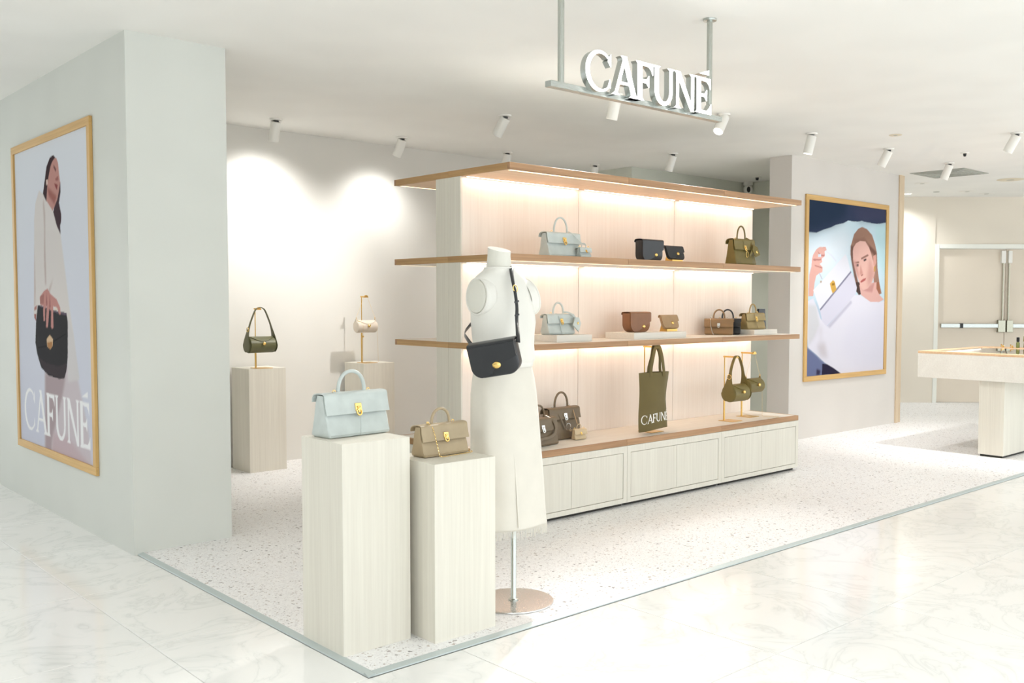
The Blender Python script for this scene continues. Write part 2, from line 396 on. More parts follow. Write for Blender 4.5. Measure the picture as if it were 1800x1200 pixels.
ceil = struct('ceiling', MB().box(-8, 18, -2.4, 13, CEIL, CEIL+0.12), M['ceil'], 'smooth white ceiling of the shop and the corridor')
struct('wall_left', MB().box(1.859, 2.414, 5.379, 13, 0.0, CEIL), M['walldim'], 'white wall end, dimmed in its colour, with the tall poster on it')  # wall paint darkened to carry its weaker light
struct('wall_back', MB().box(2.414, 7.63, 7.65, 7.85, 0.0, CEIL), M['wall'], 'white rear wall washed by ceiling spotlights')
struct('wall_back_recess', MB().box(7.63, 9.70, 7.02, 7.85, 0.0, CEIL), M['wallshade'], 'rear wall behind the shelving, shade tinted into its colour')  # green-grey tone is shade put into the wall colour
struct('wall_side_recess', MB().box(9.68, 9.9, 5.617, 7.02, 0.0, CEIL), M['wallshade'], 'return wall carrying the security camera, shade tinted into its colour')  # same shade tint as the recess wall beside it
struct('wall_light_block', MB().box(-6.2, -6.0, -2.4, 13, 0.0, CEIL), M['wall'], 'added white wall limiting side light across the corridor, outside the picture')  # unseen wall added to cut world light from the left
struct('wall_right', MB().box(8.145, 10.30, 5.36, 5.617, 0.0, CEIL), M['wallwarmdim'], 'free-standing white wall with the square poster on it')  # wall paint darkened and warmed to match how it is lit
struct('trim_3', MB().box(10.30, 10.345, 5.345, 5.617, 0.0, CEIL).box(10.352, 10.42, 5.352, 5.617, 0, CEIL).box(10.345, 10.352, 5.36, 5.617, 0, CEIL), M['post'], 'beige wooden post closing the end of the wall')
W45 = Matrix.Translation((12.75, 6.1, 0)) @ Matrix.Rotation(-PI/4, 4, 'Z')     # local x along the far wall, local -y towards the room
def far(mb): return mb.xf(W45)
struct('wall_far', far(MB().box(-2.6, 0.012, 0.0, 0.2, 0, CEIL).box(0.012, 0.07, 0.02, 0.2, 2.19, CEIL).box(0.07, 5.2, 0.02, 0.2, 2.19, CEIL).box(1.98, 5.2, 0.02, 0.2, 0, 2.19)), M['wallfar'], 'beige far wall around the double doors')
# far double doors
door = bpy.data.objects.new('door_1', None); COL.objects.link(door); door.matrix_world = W45
tag(door, 'beige double fire doors with steel push bars in the far wall', kind='structure')
MB().box(0.012, 0.07, -0.01, 0.2, 0.0, 2.19, 0.003).box(1.92, 1.98, -0.01, 0.2, 0.0, 2.19, 0.003).box(0.07, 1.92, -0.01, 0.2, 2.128, 2.19, 0.003).build('door_frame', M['doorframe'], door, 0)
for s in (0, 1):
    x0, x1 = (0.074, 0.992) if s == 0 else (0.998, 1.916)
    lf = MB().box(x0, x1, 0.05, 0.10, 0.012, 2.124, 0.003).build('door_leaf', M['door'], door, 0)
    sg = -1 if s == 0 else 1
    MB().box(min(.995+sg*.06, .995+sg*.88), max(.995+sg*.06, .995+sg*.88), 0.0, 0.03, 1.045, 1.10, 0.004).build('push_bar', M['steel'], lf, 0)
    xb = .995+sg*.60
    MB().box(xb-.022, xb+.022, -0.004, 0.045, 1.04, 1.105, 0.002).build('bar_clamp', M['black'], lf, 0)
    MB().box(.995+sg*.012, .995+sg*.10, -0.006, 0.05, 0.985, 1.15, 0.004).build('latch_case', M['chrome'], lf, 0)
    MB().tube([(.995+sg*.04, 0.03, 1.14), (.995+sg*.04, 0.03, 2.10)], 0.011, 8).build('lock_rod', M['chrome'], lf)
    MB().box(.995+sg*.02, .995+sg*.07, 0.005, 0.05, 1.93, 2.1, 0.003).build('rod_latch', M['white'], lf, 0)
MB().box(0.07, 1.92, 0.06, 0.18, 0.0, 0.011).build('threshold', M['dark'], door, 0)

# ------------------------------------------------------------------ framed posters
def shift_mask(m, r):
    for ax in (0, 1):
        for _ in range(2):
            p = np.pad(m, [(r+1, r) if a == ax else (0, 0) for a in (0, 1)], mode='edge'); c = np.cumsum(p, axis=ax)
            m = (c[2*r+1:]-c[:-2*r-1])/(2*r+1) if ax == 0 else (c[:, 2*r+1:]-c[:, :-2*r-1])/(2*r+1)
    return m
def poly_mask(pts, nu, nv, ss=2):
    us = (np.arange(nu*ss)+.5)/(nu*ss); vs = (np.arange(nv*ss)+.5)/(nv*ss)
    U, V = np.meshgrid(us, vs); ins = np.zeros(U.shape, bool); n = len(pts)
    for i in range(n):
        (x0, y0), (x1, y1) = pts[i], pts[(i+1) % n]
        if y0 == y1: continue
        c = ((V >= min(y0, y1)) & (V < max(y0, y1)) & (U < (x1-x0)*(V-y0)/(y1-y0)+x0)); ins ^= c
    return ins.reshape(nv, ss, nu, ss).mean(axis=(1, 3))
def lin_np(c): return np.array(lin(c))
def paint_print(shapes, nu, nv, bg):
    img = bg.copy()
    for pts, col, soft in shapes:
        m = poly_mask(pts, nu, nv); r = int(soft*0.35)
        if r: m = shift_mask(m, r)
        img = img*(1-m[..., None])+lin_np(col)*m[..., None]
    return img
def print_mesh(img, W, H, axis):
    nv, nu = img.shape[:2]
    us = np.linspace(0, W, nu); vs = np.linspace(0, H, nv); U, V = np.meshgrid(us, vs)
    co = np.zeros((nv*nu, 3)); co[:, 2] = V.ravel()
    if axis == 'x': co[:, 0] = U.ravel()
    else: co[:, 1] = -U.ravel()
    i = np.arange(nu-1)[None, :]+np.arange(nv-1)[:, None]*nu
    f = np.stack([i, i+1, i+1+nu, i+nu], -1).reshape(-1, 4)
    me = bpy.data.meshes.new('print'); me.vertices.add(len(co)); me.vertices.foreach_set('co', co.ravel())
    me.loops.add(f.size); me.loops.foreach_set('vertex_index', f.ravel().astype(np.int32))
    me.polygons.add(len(f)); me.polygons.foreach_set('loop_start', np.arange(0, f.size, 4, dtype=np.int32))
    me.update(calc_edges=True); me.validate()
    at = me.color_attributes.new('print', 'FLOAT_COLOR', 'POINT')
    rgba = np.ones((nv*nu, 4), np.float32); rgba[:, :3] = img.reshape(-1, 3)*0.86; at.data.foreach_set('color', rgba.ravel())
    me.materials.append(M['print']); return me
POSTER_L=[([[0.389,0.256],[0.7,0.291],[0.786,0.294],[0.86,0.194],[0.933,0.096],[0.958,0.01],[1.003,-0.003],[0.363,-0.002]],(206,196,202),8),
([[0.389,0.252],[0.667,0.254],[0.617,0.187],[0.464,0.036],[0.452,-0.002],[0.366,-0.003]],(176,160,164),6),
([[0.482,0.06],[0.679,0.062],[0.938,0.001],[0.46,-0.005]],(200,180,186),8),
([[0.361,0.851],[0.416,0.837],[0.552,0.775],[0.635,0.703],[0.642,0.618],[0.625,0.44],[0.241,0.436],[0.274,0.664],[0.281,0.759],[0.307,0.814]],(222,216,214),2),
([[0.28,0.721],[0.636,0.707],[0.66,0.649],[0.696,0.564],[0.731,0.473],[0.773,0.39],[0.824,0.253],[0.696,0.246],[0.697,0.423],[0.568,0.472],[0.333,0.505],[0.262,0.471]],(220,214,212),3),
([[0.699,0.445],[0.773,0.39],[0.838,0.253],[0.695,0.236]],(214,210,212),4),
([[0.423,0.822],[0.441,0.769],[0.427,0.623],[0.411,0.623],[0.422,0.734],[0.413,0.808]],(196,180,176),3),
([[0.426,0.697],[0.433,0.605],[0.434,0.542],[0.418,0.542],[0.412,0.605]],(190,172,168),3),
([[0.531,0.563],[0.479,0.516],[0.456,0.52],[0.498,0.545]],(196,180,176),3),
([[0.276,0.683],[0.277,0.532],[0.265,0.471],[0.257,0.471]],(186,164,160),3),
([[0.569,0.949],[0.522,0.945],[0.473,0.92],[0.445,0.879],[0.416,0.837],[0.461,0.809],[0.498,0.861],[0.609,0.896],[0.612,0.931]],(62,42,46),1.5),
([[0.63,0.88],[0.653,0.857],[0.653,0.829],[0.629,0.796],[0.655,0.759],[0.653,0.738],[0.637,0.724],[0.642,0.696],[0.593,0.726],[0.551,0.771],[0.585,0.805],[0.618,0.832]],(70,50,56),1.5),
([[0.605,0.938],[0.629,0.919],[0.638,0.887],[0.65,0.858],[0.633,0.834],[0.608,0.807],[0.576,0.791],[0.544,0.775],[0.507,0.792],[0.462,0.812],[0.479,0.858],[0.501,0.889],[0.527,0.916],[0.568,0.938]],(196,146,138),1.5),
([[0.569,0.92],[0.602,0.903],[0.597,0.893],[0.568,0.91]],(110,74,74),1.5),
([[0.584,0.873],[0.625,0.88],[0.629,0.866],[0.598,0.865]],(160,104,100),2),
([[0.572,0.861],[0.617,0.853],[0.609,0.836],[0.586,0.848]],(140,72,72),1.5),
([[0.482,0.855],[0.601,0.818],[0.569,0.795],[0.494,0.825]],(160,104,96),4),
([[0.465,0.879],[0.487,0.878],[0.486,0.862],[0.464,0.863]],(226,200,190),1),
([[0.569,0.948],[0.53,0.945],[0.489,0.923],[0.502,0.904],[0.536,0.926],[0.591,0.94]],(60,40,44),1.5),
([[0.305,0.475],[0.379,0.471],[0.536,0.458],[0.693,0.452],[0.708,0.424],[0.698,0.317],[0.684,0.281],[0.652,0.248],[0.592,0.241],[0.437,0.245],[0.333,0.267],[0.279,0.311],[0.257,0.348],[0.273,0.418]],(52,50,52),1.2),
([[0.295,0.3],[0.408,0.285],[0.58,0.281],[0.686,0.296],[0.676,0.27],[0.644,0.244],[0.577,0.243],[0.389,0.254]],(66,58,62),2),
([[0.304,0.474],[0.378,0.466],[0.566,0.451],[0.688,0.444],[0.693,0.452],[0.536,0.458],[0.379,0.471]],(96,82,98),1.5),
([[0.298,0.334],[0.414,0.343],[0.527,0.363],[0.68,0.388],[0.679,0.385],[0.526,0.358],[0.414,0.339],[0.298,0.33]],(30,28,30),1),
([[0.449,0.529],[0.487,0.512],[0.57,0.494],[0.613,0.469],[0.62,0.447],[0.599,0.447],[0.568,0.469],[0.522,0.472],[0.518,0.428],[0.518,0.403],[0.499,0.398],[0.484,0.406],[0.492,0.457],[0.466,0.464],[0.451,0.42],[0.44,0.402],[0.417,0.403],[0.42,0.434],[0.435,0.472],[0.41,0.464],[0.403,0.423],[0.384,0.423],[0.38,0.456],[0.387,0.471],[0.338,0.477],[0.336,0.501],[0.4,0.522]],(196,142,136),1.2),
([[0.479,0.512],[0.485,0.472],[0.474,0.457],[0.469,0.472]],(150,98,94),1),
([[0.435,0.516],[0.441,0.479],[0.43,0.468],[0.426,0.486]],(150,98,94),1),
([[0.346,0.505],[0.399,0.512],[0.389,0.479],[0.34,0.479]],(170,118,112),2),
([[0.253,0.467],[0.293,0.475],[0.286,0.46],[0.252,0.456]],(180,130,124),1.5),
([[0.25,0.444],[0.28,0.446],[0.274,0.421],[0.251,0.431]],(160,104,98),1.5),
([[0.544,0.465],[0.58,0.466],[0.579,0.461],[0.544,0.46]],(230,214,190),1),
([[0.466,0.379],[0.509,0.366],[0.502,0.344],[0.469,0.332],[0.427,0.34],[0.42,0.364]],(214,184,150),1.2),
([[0.428,0.353],[0.498,0.358],[0.494,0.342],[0.464,0.332],[0.433,0.34]],(176,128,84),1.2)]
POSTER_R=[([[-0.004,0.814],[0.998,0.927],[1.021,0.425],[-0.002,0.424]],(200,222,234),10),
([[-0.002,0.757],[0.411,0.862],[0.568,0.799],[0.486,0.625],[0.208,0.57],[0.004,0.567]],(226,236,246),40),
([[0.843,0.893],[0.999,0.911],[1.001,0.584],[0.875,0.686]],(192,222,230),10),
([[-0.03,1.011],[1.032,1.013],[1.023,0.923],[0.902,0.907],[0.83,0.905],[0.748,0.908],[0.701,0.909],[0.666,0.914],[0.632,0.907],[0.564,0.904],[0.486,0.905],[0.432,0.888],[0.335,0.873],[0.272,0.855],[0.188,0.839],[0.096,0.816],[-0.004,0.816]],(56,66,92),1.5),
([[-0.03,1.011],[0.471,1.009],[0.452,0.924],[0.303,0.876],[0.096,0.828],[-0.004,0.823]],(44,58,80),20),
([[0.517,0.977],[1.001,0.998],[0.998,0.932],[0.632,0.918]],(70,72,98),20),
([[0.002,0.296],[0.006,0.171],[0.225,0.072],[0.443,-0.002],[0.433,-0.037],[-0.008,-0.016]],(112,120,156),3),
([[0.194,0.068],[0.257,0.063],[0.354,0.032],[0.432,-0.001],[0.334,-0.002],[0.259,0.004],[0.191,0.002]],(48,44,66),2),
([[0.127,0.041],[0.174,0.03],[0.165,0.003],[0.123,0.003]],(60,56,80),3),
([[0.023,0.577],[0.047,0.625],[0.051,0.663],[0.065,0.692],[0.1,0.722],[0.14,0.738],[0.213,0.74],[0.226,0.722],[0.203,0.716],[0.204,0.687],[0.168,0.671],[0.176,0.652],[0.143,0.642],[0.18,0.623],[0.178,0.594],[0.145,0.589],[0.105,0.573],[0.086,0.53],[0.073,0.457],[0.017,0.457]],(226,176,166),1.5),
([[0.115,0.713],[0.157,0.695],[0.204,0.694],[0.194,0.684],[0.142,0.688]],(190,132,126),2),
([[0.061,0.668],[0.168,0.671],[0.153,0.661],[0.071,0.657]],(190,132,126),2),
([[0.082,0.635],[0.175,0.623],[0.175,0.616],[0.093,0.626]],(190,132,126),2),
([[0.126,0.697],[0.16,0.698],[0.158,0.681],[0.123,0.68]],(210,222,236),2),
([[0.213,0.721],[0.288,0.699],[0.353,0.662],[0.343,0.658],[0.277,0.692],[0.208,0.716]],(222,226,240),1),
([[0.145,0.593],[0.182,0.555],[0.169,0.555],[0.137,0.588]],(190,190,205),1),
([[0.673,0.877],[0.738,0.867],[0.809,0.834],[0.853,0.779],[0.88,0.728],[0.892,0.634],[0.924,0.54],[0.957,0.478],[0.885,0.461],[0.846,0.529],[0.83,0.633],[0.803,0.705],[0.754,0.755],[0.705,0.804],[0.592,0.78],[0.571,0.728],[0.586,0.627],[0.635,0.537],[0.695,0.476],[0.638,0.465],[0.602,0.526],[0.552,0.647],[0.525,0.707],[0.527,0.757],[0.567,0.829],[0.622,0.864]],(160,124,108),2),
([[0.705,0.804],[0.789,0.766],[0.861,0.738],[0.88,0.718],[0.85,0.706],[0.778,0.74],[0.729,0.78]],(118,86,76),3),
([[0.525,0.757],[0.57,0.758],[0.574,0.647],[0.623,0.557],[0.695,0.481],[0.649,0.47],[0.577,0.577],[0.534,0.677]],(120,90,80),4),
([[0.601,0.543],[0.67,0.544],[0.689,0.483],[0.65,0.464],[0.609,0.487]],(78,62,58),2),
([[0.857,0.547],[0.917,0.547],[0.938,0.49],[0.915,0.469],[0.871,0.505]],(160,106,84),2),
([[0.568,0.799],[0.705,0.815],[0.777,0.766],[0.756,0.703],[0.572,0.698]],(150,114,100),3),
([[0.647,0.528],[0.881,0.547],[0.883,0.505],[0.927,0.469],[0.989,0.44],[0.923,0.424],[0.803,0.424],[0.731,0.447],[0.673,0.467]],(222,176,168),2),
([[0.683,0.498],[0.764,0.514],[0.857,0.547],[0.824,0.484],[0.753,0.488]],(200,148,142),4),
([[0.561,0.748],[0.592,0.774],[0.648,0.792],[0.717,0.792],[0.771,0.755],[0.803,0.715],[0.841,0.659],[0.855,0.602],[0.821,0.55],[0.764,0.507],[0.7,0.496],[0.659,0.527],[0.623,0.572],[0.586,0.627],[0.56,0.677],[0.554,0.728]],(228,184,174),2),
([[0.829,0.706],[0.866,0.717],[0.87,0.665],[0.853,0.639],[0.835,0.654]],(214,160,148),2),
([[0.574,0.663],[0.636,0.669],[0.642,0.659],[0.58,0.653]],(150,112,102),2),
([[0.664,0.69],[0.755,0.716],[0.768,0.706],[0.67,0.68]],(150,112,102),2),
([[0.586,0.648],[0.631,0.654],[0.634,0.639],[0.597,0.634]],(88,72,72),1.5),
([[0.696,0.681],[0.733,0.69],[0.738,0.678],[0.705,0.67]],(88,72,72),1.5),
([[0.66,0.649],[0.678,0.619],[0.696,0.597],[0.668,0.586],[0.65,0.593],[0.655,0.629]],(206,152,142),3),
([[0.658,0.547],[0.692,0.563],[0.738,0.572],[0.727,0.556],[0.67,0.54]],(178,98,94),1.5),
([[0.668,0.586],[0.696,0.595],[0.693,0.586],[0.674,0.581]],(160,100,96),1.5),
([[0.841,0.644],[0.863,0.644],[0.864,0.613],[0.838,0.61]],(196,150,70),1),
([[0.779,0.704],[0.855,0.602],[0.821,0.55],[0.764,0.507],[0.749,0.579]],(206,158,148),14),
([[0.56,0.677],[0.586,0.627],[0.623,0.572],[0.645,0.583],[0.596,0.668]],(206,158,150),8),
([[-0.002,0.425],[0.073,0.445],[0.121,0.391],[0.164,0.328],[0.249,0.283],[0.537,0.441],[0.581,0.467],[0.65,0.467],[0.731,0.447],[0.803,0.425],[0.923,0.424],[1.008,0.432],[1.009,-0.01],[0.443,-0.004],[0.333,0.038],[0.225,0.072],[0.119,0.124],[0.027,0.163],[0.003,0.267]],(226,224,236),2),
([[0.009,0.411],[0.11,0.406],[0.155,0.294],[0.096,0.227],[0.026,0.171],[0.008,0.267]],(212,212,218),6),
([[0.542,0.33],[0.986,0.374],[1.008,0.016],[0.668,0.009],[0.416,0.14]],(222,220,234),30),
([[0.166,0.284],[0.056,0.199],[0.066,0.196],[0.178,0.279]],(206,200,208),14),
([[0.171,0.284],[0.159,0.187],[0.169,0.177],[0.185,0.274]],(206,200,208),14),
([[0.118,0.178],[0.221,0.195],[0.266,0.095],[0.172,0.108]],(206,200,208),14),
([[0.249,0.283],[0.538,0.434],[0.56,0.421],[0.281,0.273]],(196,194,212),5),
([[0.072,0.491],[0.167,0.54],[0.46,0.707],[0.489,0.68],[0.531,0.609],[0.152,0.382]],(232,232,242),1.2),
([[0.531,0.609],[0.577,0.571],[0.616,0.511],[0.604,0.475],[0.239,0.282],[0.185,0.312],[0.154,0.382]],(216,214,230),1.2),
([[0.531,0.609],[0.542,0.601],[0.165,0.375],[0.152,0.382]],(140,138,160),1),
([[0.309,0.552],[0.331,0.543],[0.354,0.498],[0.317,0.476],[0.301,0.478],[0.27,0.53]],(214,170,84),1.2),
([[0.294,0.532],[0.328,0.535],[0.331,0.523],[0.299,0.52]],(150,112,48),1),
([[0.152,0.545],[0.175,0.545],[0.17,0.533],[0.152,0.533]],(180,160,140),1)]
def text_polys(u0, u1, v0, v1):
    w, tot = word(WORD)
    return [[(u0+(q[0]/tot)*(u1-u0), v0+q[1]*(v1-v0)) for q in p] for l in w for p in l]
def poster_left():
    nu, nv = 210, 272; V = np.linspace(0, 1, nv)[:, None, None]; U = np.linspace(0, 1, nu)[None, :, None]
    bg = lin_np((206, 208, 224))*(1-V)+lin_np((228, 232, 240))*V+0*U
    img = paint_print(POSTER_L, nu, nv, bg)
    for p in text_polys(.065, .955, .046, .186):
        m = poly_mask(p, nu, nv)[..., None]; img = img*(1-m)+lin_np((244, 244, 246))*m
    t = thing('framed_poster', 'tall poster of a figure holding a black bag, oak frame, on the wall end', 'poster', (1.859, 7.585, 0.367))
    W, H, fw = 1.665, 2.088, 0.05
    o = bpy.data.objects.new('print', print_mesh(img, W-2*fw, H-2*fw, 'y')); COL.objects.link(o); o.parent = t; o.location = (-0.008, -fw, fw)
    MB().box(-0.0075, -0.0005, -W+fw, -fw, fw, H-fw).build('backing_board', M['white'], t, 0)
    for z0 in (0, H-fw): MB().box(-0.02, -0.0005, -W, 0, z0, z0+fw, 0.002).build('frame_rail', M['framey'], t, 0)
    for y0 in (-W, -fw): MB().box(-0.02, -0.0005, y0, y0+fw, fw, H-fw, 0.002).build('frame_stile', M['frame'], t, 0)
poster_left()
def poster_right():
    nu, nv = 220, 254; V = np.linspace(0, 1, nv)[:, None, None]; U = np.linspace(0, 1, nu)[None, :, None]
    bg = lin_np((170, 188, 214))*(1-V)+lin_np((204, 226, 236))*V+0*U
    img = paint_print(POSTER_R, nu, nv, bg)
    t = thing('framed_poster', 'poster of a face beside a raised lilac handbag, oak frame, on the free-standing wall', 'poster', (8.385, 5.36, 0.588))
    W, H, fw = 1.672, 1.885, 0.052
    o = bpy.data.objects.new('print', print_mesh(img, W-2*fw, H-2*fw, 'x')); COL.objects.link(o); o.parent = t; o.location = (fw, -0.008, fw)
    MB().box(fw, W-fw, -0.0075, -0.0005, fw, H-fw).build('backing_board', M['white'], t, 0)
    for z0 in (0, H-fw): MB().box(0, W, -0.02, -0.0005, z0, z0+fw, 0.002).build('frame_rail', M['framex'], t, 0)
    for x0 in (0, W-fw): MB().box(x0, x0+fw, -0.02, -0.0005, fw, H-fw, 0.002).build('frame_stile', M['frame'], t, 0)
poster_right()

# ------------------------------------------------------------------ shelving unit
SX0, SX1, SY0, SY1 = 3.704, 6.818, 4.389, 5.614
BX = [SX0, 4.745, 5.786, SX1]; YF, YM, YB = 4.869, 5.0, 5.131
def cabinet(i, rear=False):
    pos = ['half hidden behind the mannequin', 'in the middle, under the tote bag', 'nearest the square poster'][i]
    lab = ('pale veneer base cabinet %s, two flush doors' % pos) if not rear else ['pale veneer rear base cabinet beside the low pedestal', 'pale veneer rear base cabinet hidden in the middle', 'pale veneer rear base cabinet hidden at the poster end'][i]
    x0, x1 = BX[i]+0.0012, BX[i+1]-0.0012
    t = thing('base_cabinet', lab, 'cabinet', (x0, SY0 if not rear else SY1, TZ), 0 if not rear else 0, 'base cabinets of the shelving unit')
    w = x1-x0; d = YM-SY0-0.001; H = 0.421-TZ; s = 1 if not rear else -1
    def bx(a, b, c0, c1, z0, z1, bev=0.0015):
        q = sorted((s*c0, s*c1)); return MB().box(a, b, q[0], q[1], z0, z1, bev)
    bx(0.02, w-0.02, 0.035, d-0.02, 0.0, 0.024, 0).build('plinth', M['dark'], t, 0)
    m = MB(); dx0, dx1, dz0, dz1 = 0.036, w-0.036, 0.056, 0.366
    for a, b, z0, z1 in ((0, dx0, 0.024, H), (dx1, w, 0.024, H), (dx0, dx1, 0.024, dz0), (dx0, dx1, dz1, H)):
        q = sorted((0, s*0.02)); m.box(a, b, q[0], q[1], z0, z1)
    q = sorted((s*0.02, s*d)); m.box(0, w, q[0], q[1], 0.024, H)
    m.build('carcass', M['veneer'], t, 0)
    if rear: return
    MB().box(dx0, dx1, 0.018, 0.0199, dz0, dz1).build('shadow_gap', M['dark'], t, 0)
    mid = (dx0+dx1)/2
    for a, b in ((dx0+0.003, mid-0.0012), (mid+0.0012, dx1-0.003)):
        MB().box(a, b, 0.001, 0.018, dz0+0.003, dz1-0.003, 0.001).build('door', M['veneer'], t, 0)
for i in range(3): cabinet(i)
for i in range(3): cabinet(i, True)
unit = thing('shelving_unit', 'double-sided pale shelving unit with three oak-edged shelves and warm strip lights', 'shelving', (SX0, YM, 0.423))
def U(mb): return mb.xf(Matrix.Translation((-SX0, -YM, -0.423)))
def glow(o, mat):
    """the downward face of a light fitting is its diffuser"""
    o.data.materials.append(mat)
    for p in o.data.polygons:
        if p.normal.z < -0.9: p.material_index = 1
    return o
for i in range(3):
    x0, x1 = BX[i]+0.0008, BX[i+1]-0.0008
    for yf, yb, rear in ((SY0, YM-0.0008, False), (YM+0.0008, SY1, True)):
        fy0, fy1 = (yf, yf+0.022) if not rear else (yb-0.022, yb)
        by0, by1 = (yf+0.022, yb) if not rear else (yf, yb-0.022)
        bx0 = x0+0.022 if i == 0 else x0; bx1 = x1-0.022 if i == 2 else x1
        for z0, z1, kind in ((0.423, 0.462, 'worktop'), (1.094, 1.131, 'shelf'), (1.641, 1.681, 'shelf'), (2.182, 2.222, 'shelf')):
            if kind == 'worktop': sy = (by0, by1)
            b = U(MB().box(bx0, bx1, by0, by1, z0, z1)).build(kind, M['veneerx'], unit, 0)
            if z0 > 2: glow(b, M['oakunder'])
            U(MB().box(x0, x1, fy0, fy1, z0, z1, 0.0008)).build('oak_edge', M['oak'], b, 0)
            if i == 0: U(MB().box(x0, x0+0.022, by0, by1, z0, z1, 0.0008)).build('oak_edge', M['oaky'], b, 0)
            if i == 2: U(MB().box(x1-0.022, x1, by0, by1, z0, z1, 0.0008)).build('oak_edge', M['oaky'], b, 0)
            if kind == 'shelf':
                y_s = YF-0.035 if not rear else YB+0.023
                glow(U(MB().box(x0+0.03, x1-0.03, y_s, y_s+0.012, z0-0.004, z0-0.0002)).build('led_strip', M['white'], b, 0), M['led' if not rear else 'ledrear'])
                y_f = SY0+0.026 if not rear else SY1-0.052
                glow(U(MB().box(x0+(0.03 if i == 0 else 0), x1-(0.03 if i == 2 else 0), y_f, y_f+0.026, z0-0.002, z0-0.0002)).build('led_diffuser', M['white'], b, 0), M['ledf'])
        # upright spine panels between the shelves
        for z0, z1 in ((0.462, 1.094), (1.131, 1.641), (1.681, 2.182)):
            py0, py1 = (YF, YM-0.0008) if not rear else (YM+0.0008, YB)
            px0, px1 = x0+0.001, x1-0.001
            U(MB().box(px0+(0.012 if i == 0 else 0), px1, py0, py1, z0+0.0003, z1-0.0003, 0.0008)).build('back_panel', M['panel'], unit, 0)
            if i == 0: U(MB().box(px0, px0+0.0115, py0, py1, z0+0.0003, z1-0.0003, 0.0006)).build('end_panel', M['veneer'], unit, 0)
# low risers on the lower shelf
def riser(label, x0, x1, y0, y1, h):
    o = MB().box(0, x1-x0, 0, y1-y0, 0, h, 0.0015).build('display_riser', M['veneerx'], None, 0, (x0, y0, 1.1312)); tag(o, label, 'riser', 'low risers on the lower shelf')
RZ = 0.045
riser('low pale riser under the pale blue handbag on the lower shelf', 4.215, 4.535, 4.52, 4.80, RZ)
riser('long low pale riser under the brown bag and tan wallet', 4.95, 5.52, 4.52, 4.80, RZ)
riser('low pale riser under the khaki handbag at the shelf end', 6.37, 6.69, 4.52, 4.70, RZ-0.005)

# ------------------------------------------------------------------ pedestals
def pedestal(label, x0, y0, w, d, h):
    t = thing('display_pedestal', label, 'pedestal', (x0, y0, TZ), 0, 'square display pedestals')
    H = h-TZ; b = .0004
    MB().box(b, w-b, b, d-b, 0.002, H-.0006, 0).build('core', M['veneer'], t, 0)
    for q in ((0, w, -.0002, .0008), (0, w, d-.0008, d)): MB().box(q[0], q[1], q[2], q[3], 0, H-.0004).build('side_panel', M['veneer'], t, 0)
    for x in (0, w-.0008): MB().box(x, x+.0008, .0008, d-.0008, 0, H-.0004).build('side_panel', M['veneer'], t, 0)
    MB().box(.0008, w-.0008, .0008, d-.0008, H-.0006, H).build('top_panel', M['veneer'], t, 0)
pedestal('tall pale veneer pedestal at the floor corner under the big pale blue bag', 1.905, 3.257, 0.312, 0.318, 0.844)
pedestal('shorter pale veneer pedestal under the taupe chain bag beside the mannequin', 2.251, 3.133, 0.314, 0.318, 0.741)
pedestal('pale pedestal by the rear wall under the dark green bag', 3.426, 7.28, 0.317, 0.317, 0.845)
pedestal('pale pedestal by the rear wall under the cream chain bag', 4.478, 7.28, 0.317, 0.317, 0.845)

# ------------------------------------------------------------------ handbags
def strip_poly(path, th):
    """closed outline of a bent sheet: path of (y, z) points thickened to one side"""
    P = [Vector((a, b)) for a, b in path]; off = []
    for i, p in enumerate(P):
        t = (P[min(i+1, len(P)-1)]-P[max(i-1, 0)]).normalized(); off.append(p+Vector((-t.y, t.x))*th)
    return [tuple(p) for p in P]+[tuple(p) for p in off[::-1]]
def sheet(path, th, x0, x1, nx=1):
    poly = strip_poly(path, th); m = MB(); n = len(path)
    rings = [[(x, a, b) for a, b in poly] for x in (x0+(x1-x0)*i/nx for i in range(nx+1))]
    m.loft(rings, cap=False); N = len(poly)
    for x in (x0, x1):
        vs = [(x, a, b) for a, b in poly]; m.add(vs, [(i, i+1, N-2-i, N-1-i) for i in range(n-1)])
    return m
def chain(path, r=0.0028, step=0.0062):
    P = [Vector(p) for p in path]; m = MB(); acc = 0.0; k_ = 0
    for a, b in zip(P[:-1], P[1:]):
        L = (b-a).length; d = (b-a)/L if L else b-a
        while acc < L:
            c = a+d*acc; e = Vector((0, 0, 1)) if abs(d.z) < .8 else Vector((0, 1, 0)); u = d.cross(e).normalized(); w = d.cross(u)
            if k_ % 2: u, w = w, u
            m.add([c+d*step*.62, c-d*step*.62, c+u*r, c-u*r, c+w*r*.6, c-w*r*.6], [(0, 2, 4), (0, 4, 3), (0, 3, 5), (0, 5, 2), (1, 4, 2), (1, 3, 4), (1, 5, 3), (1, 2, 5)])
            acc += step; k_ += 1
        acc -= L
    return m
def clasp_mesh(w, h):
    """rectangular turn-lock with a ring, modelled flat in xz facing -y, centred on the origin"""
    m = MB().box(-w/2, w/2, -0.0035, 0.0, -h*0.12, h*0.5, 0.0012)
    m.torus((0, -0.005, -h*0.22), w*0.36, w*0.11, 'y', 14, 6, 1.15)
    m.box(-w*0.13, w*0.13, -0.008, -0.001, -h*0.25, h*0.22, 0.001)
    m.sphere((0, -0.0065, h*0.20), (w*0.26, 0.003, h*0.09), 10, 6); m.sphere((0, -0.006, -h*0.44), (w*0.24, 0.003, h*0.09), 10, 6)
    return m
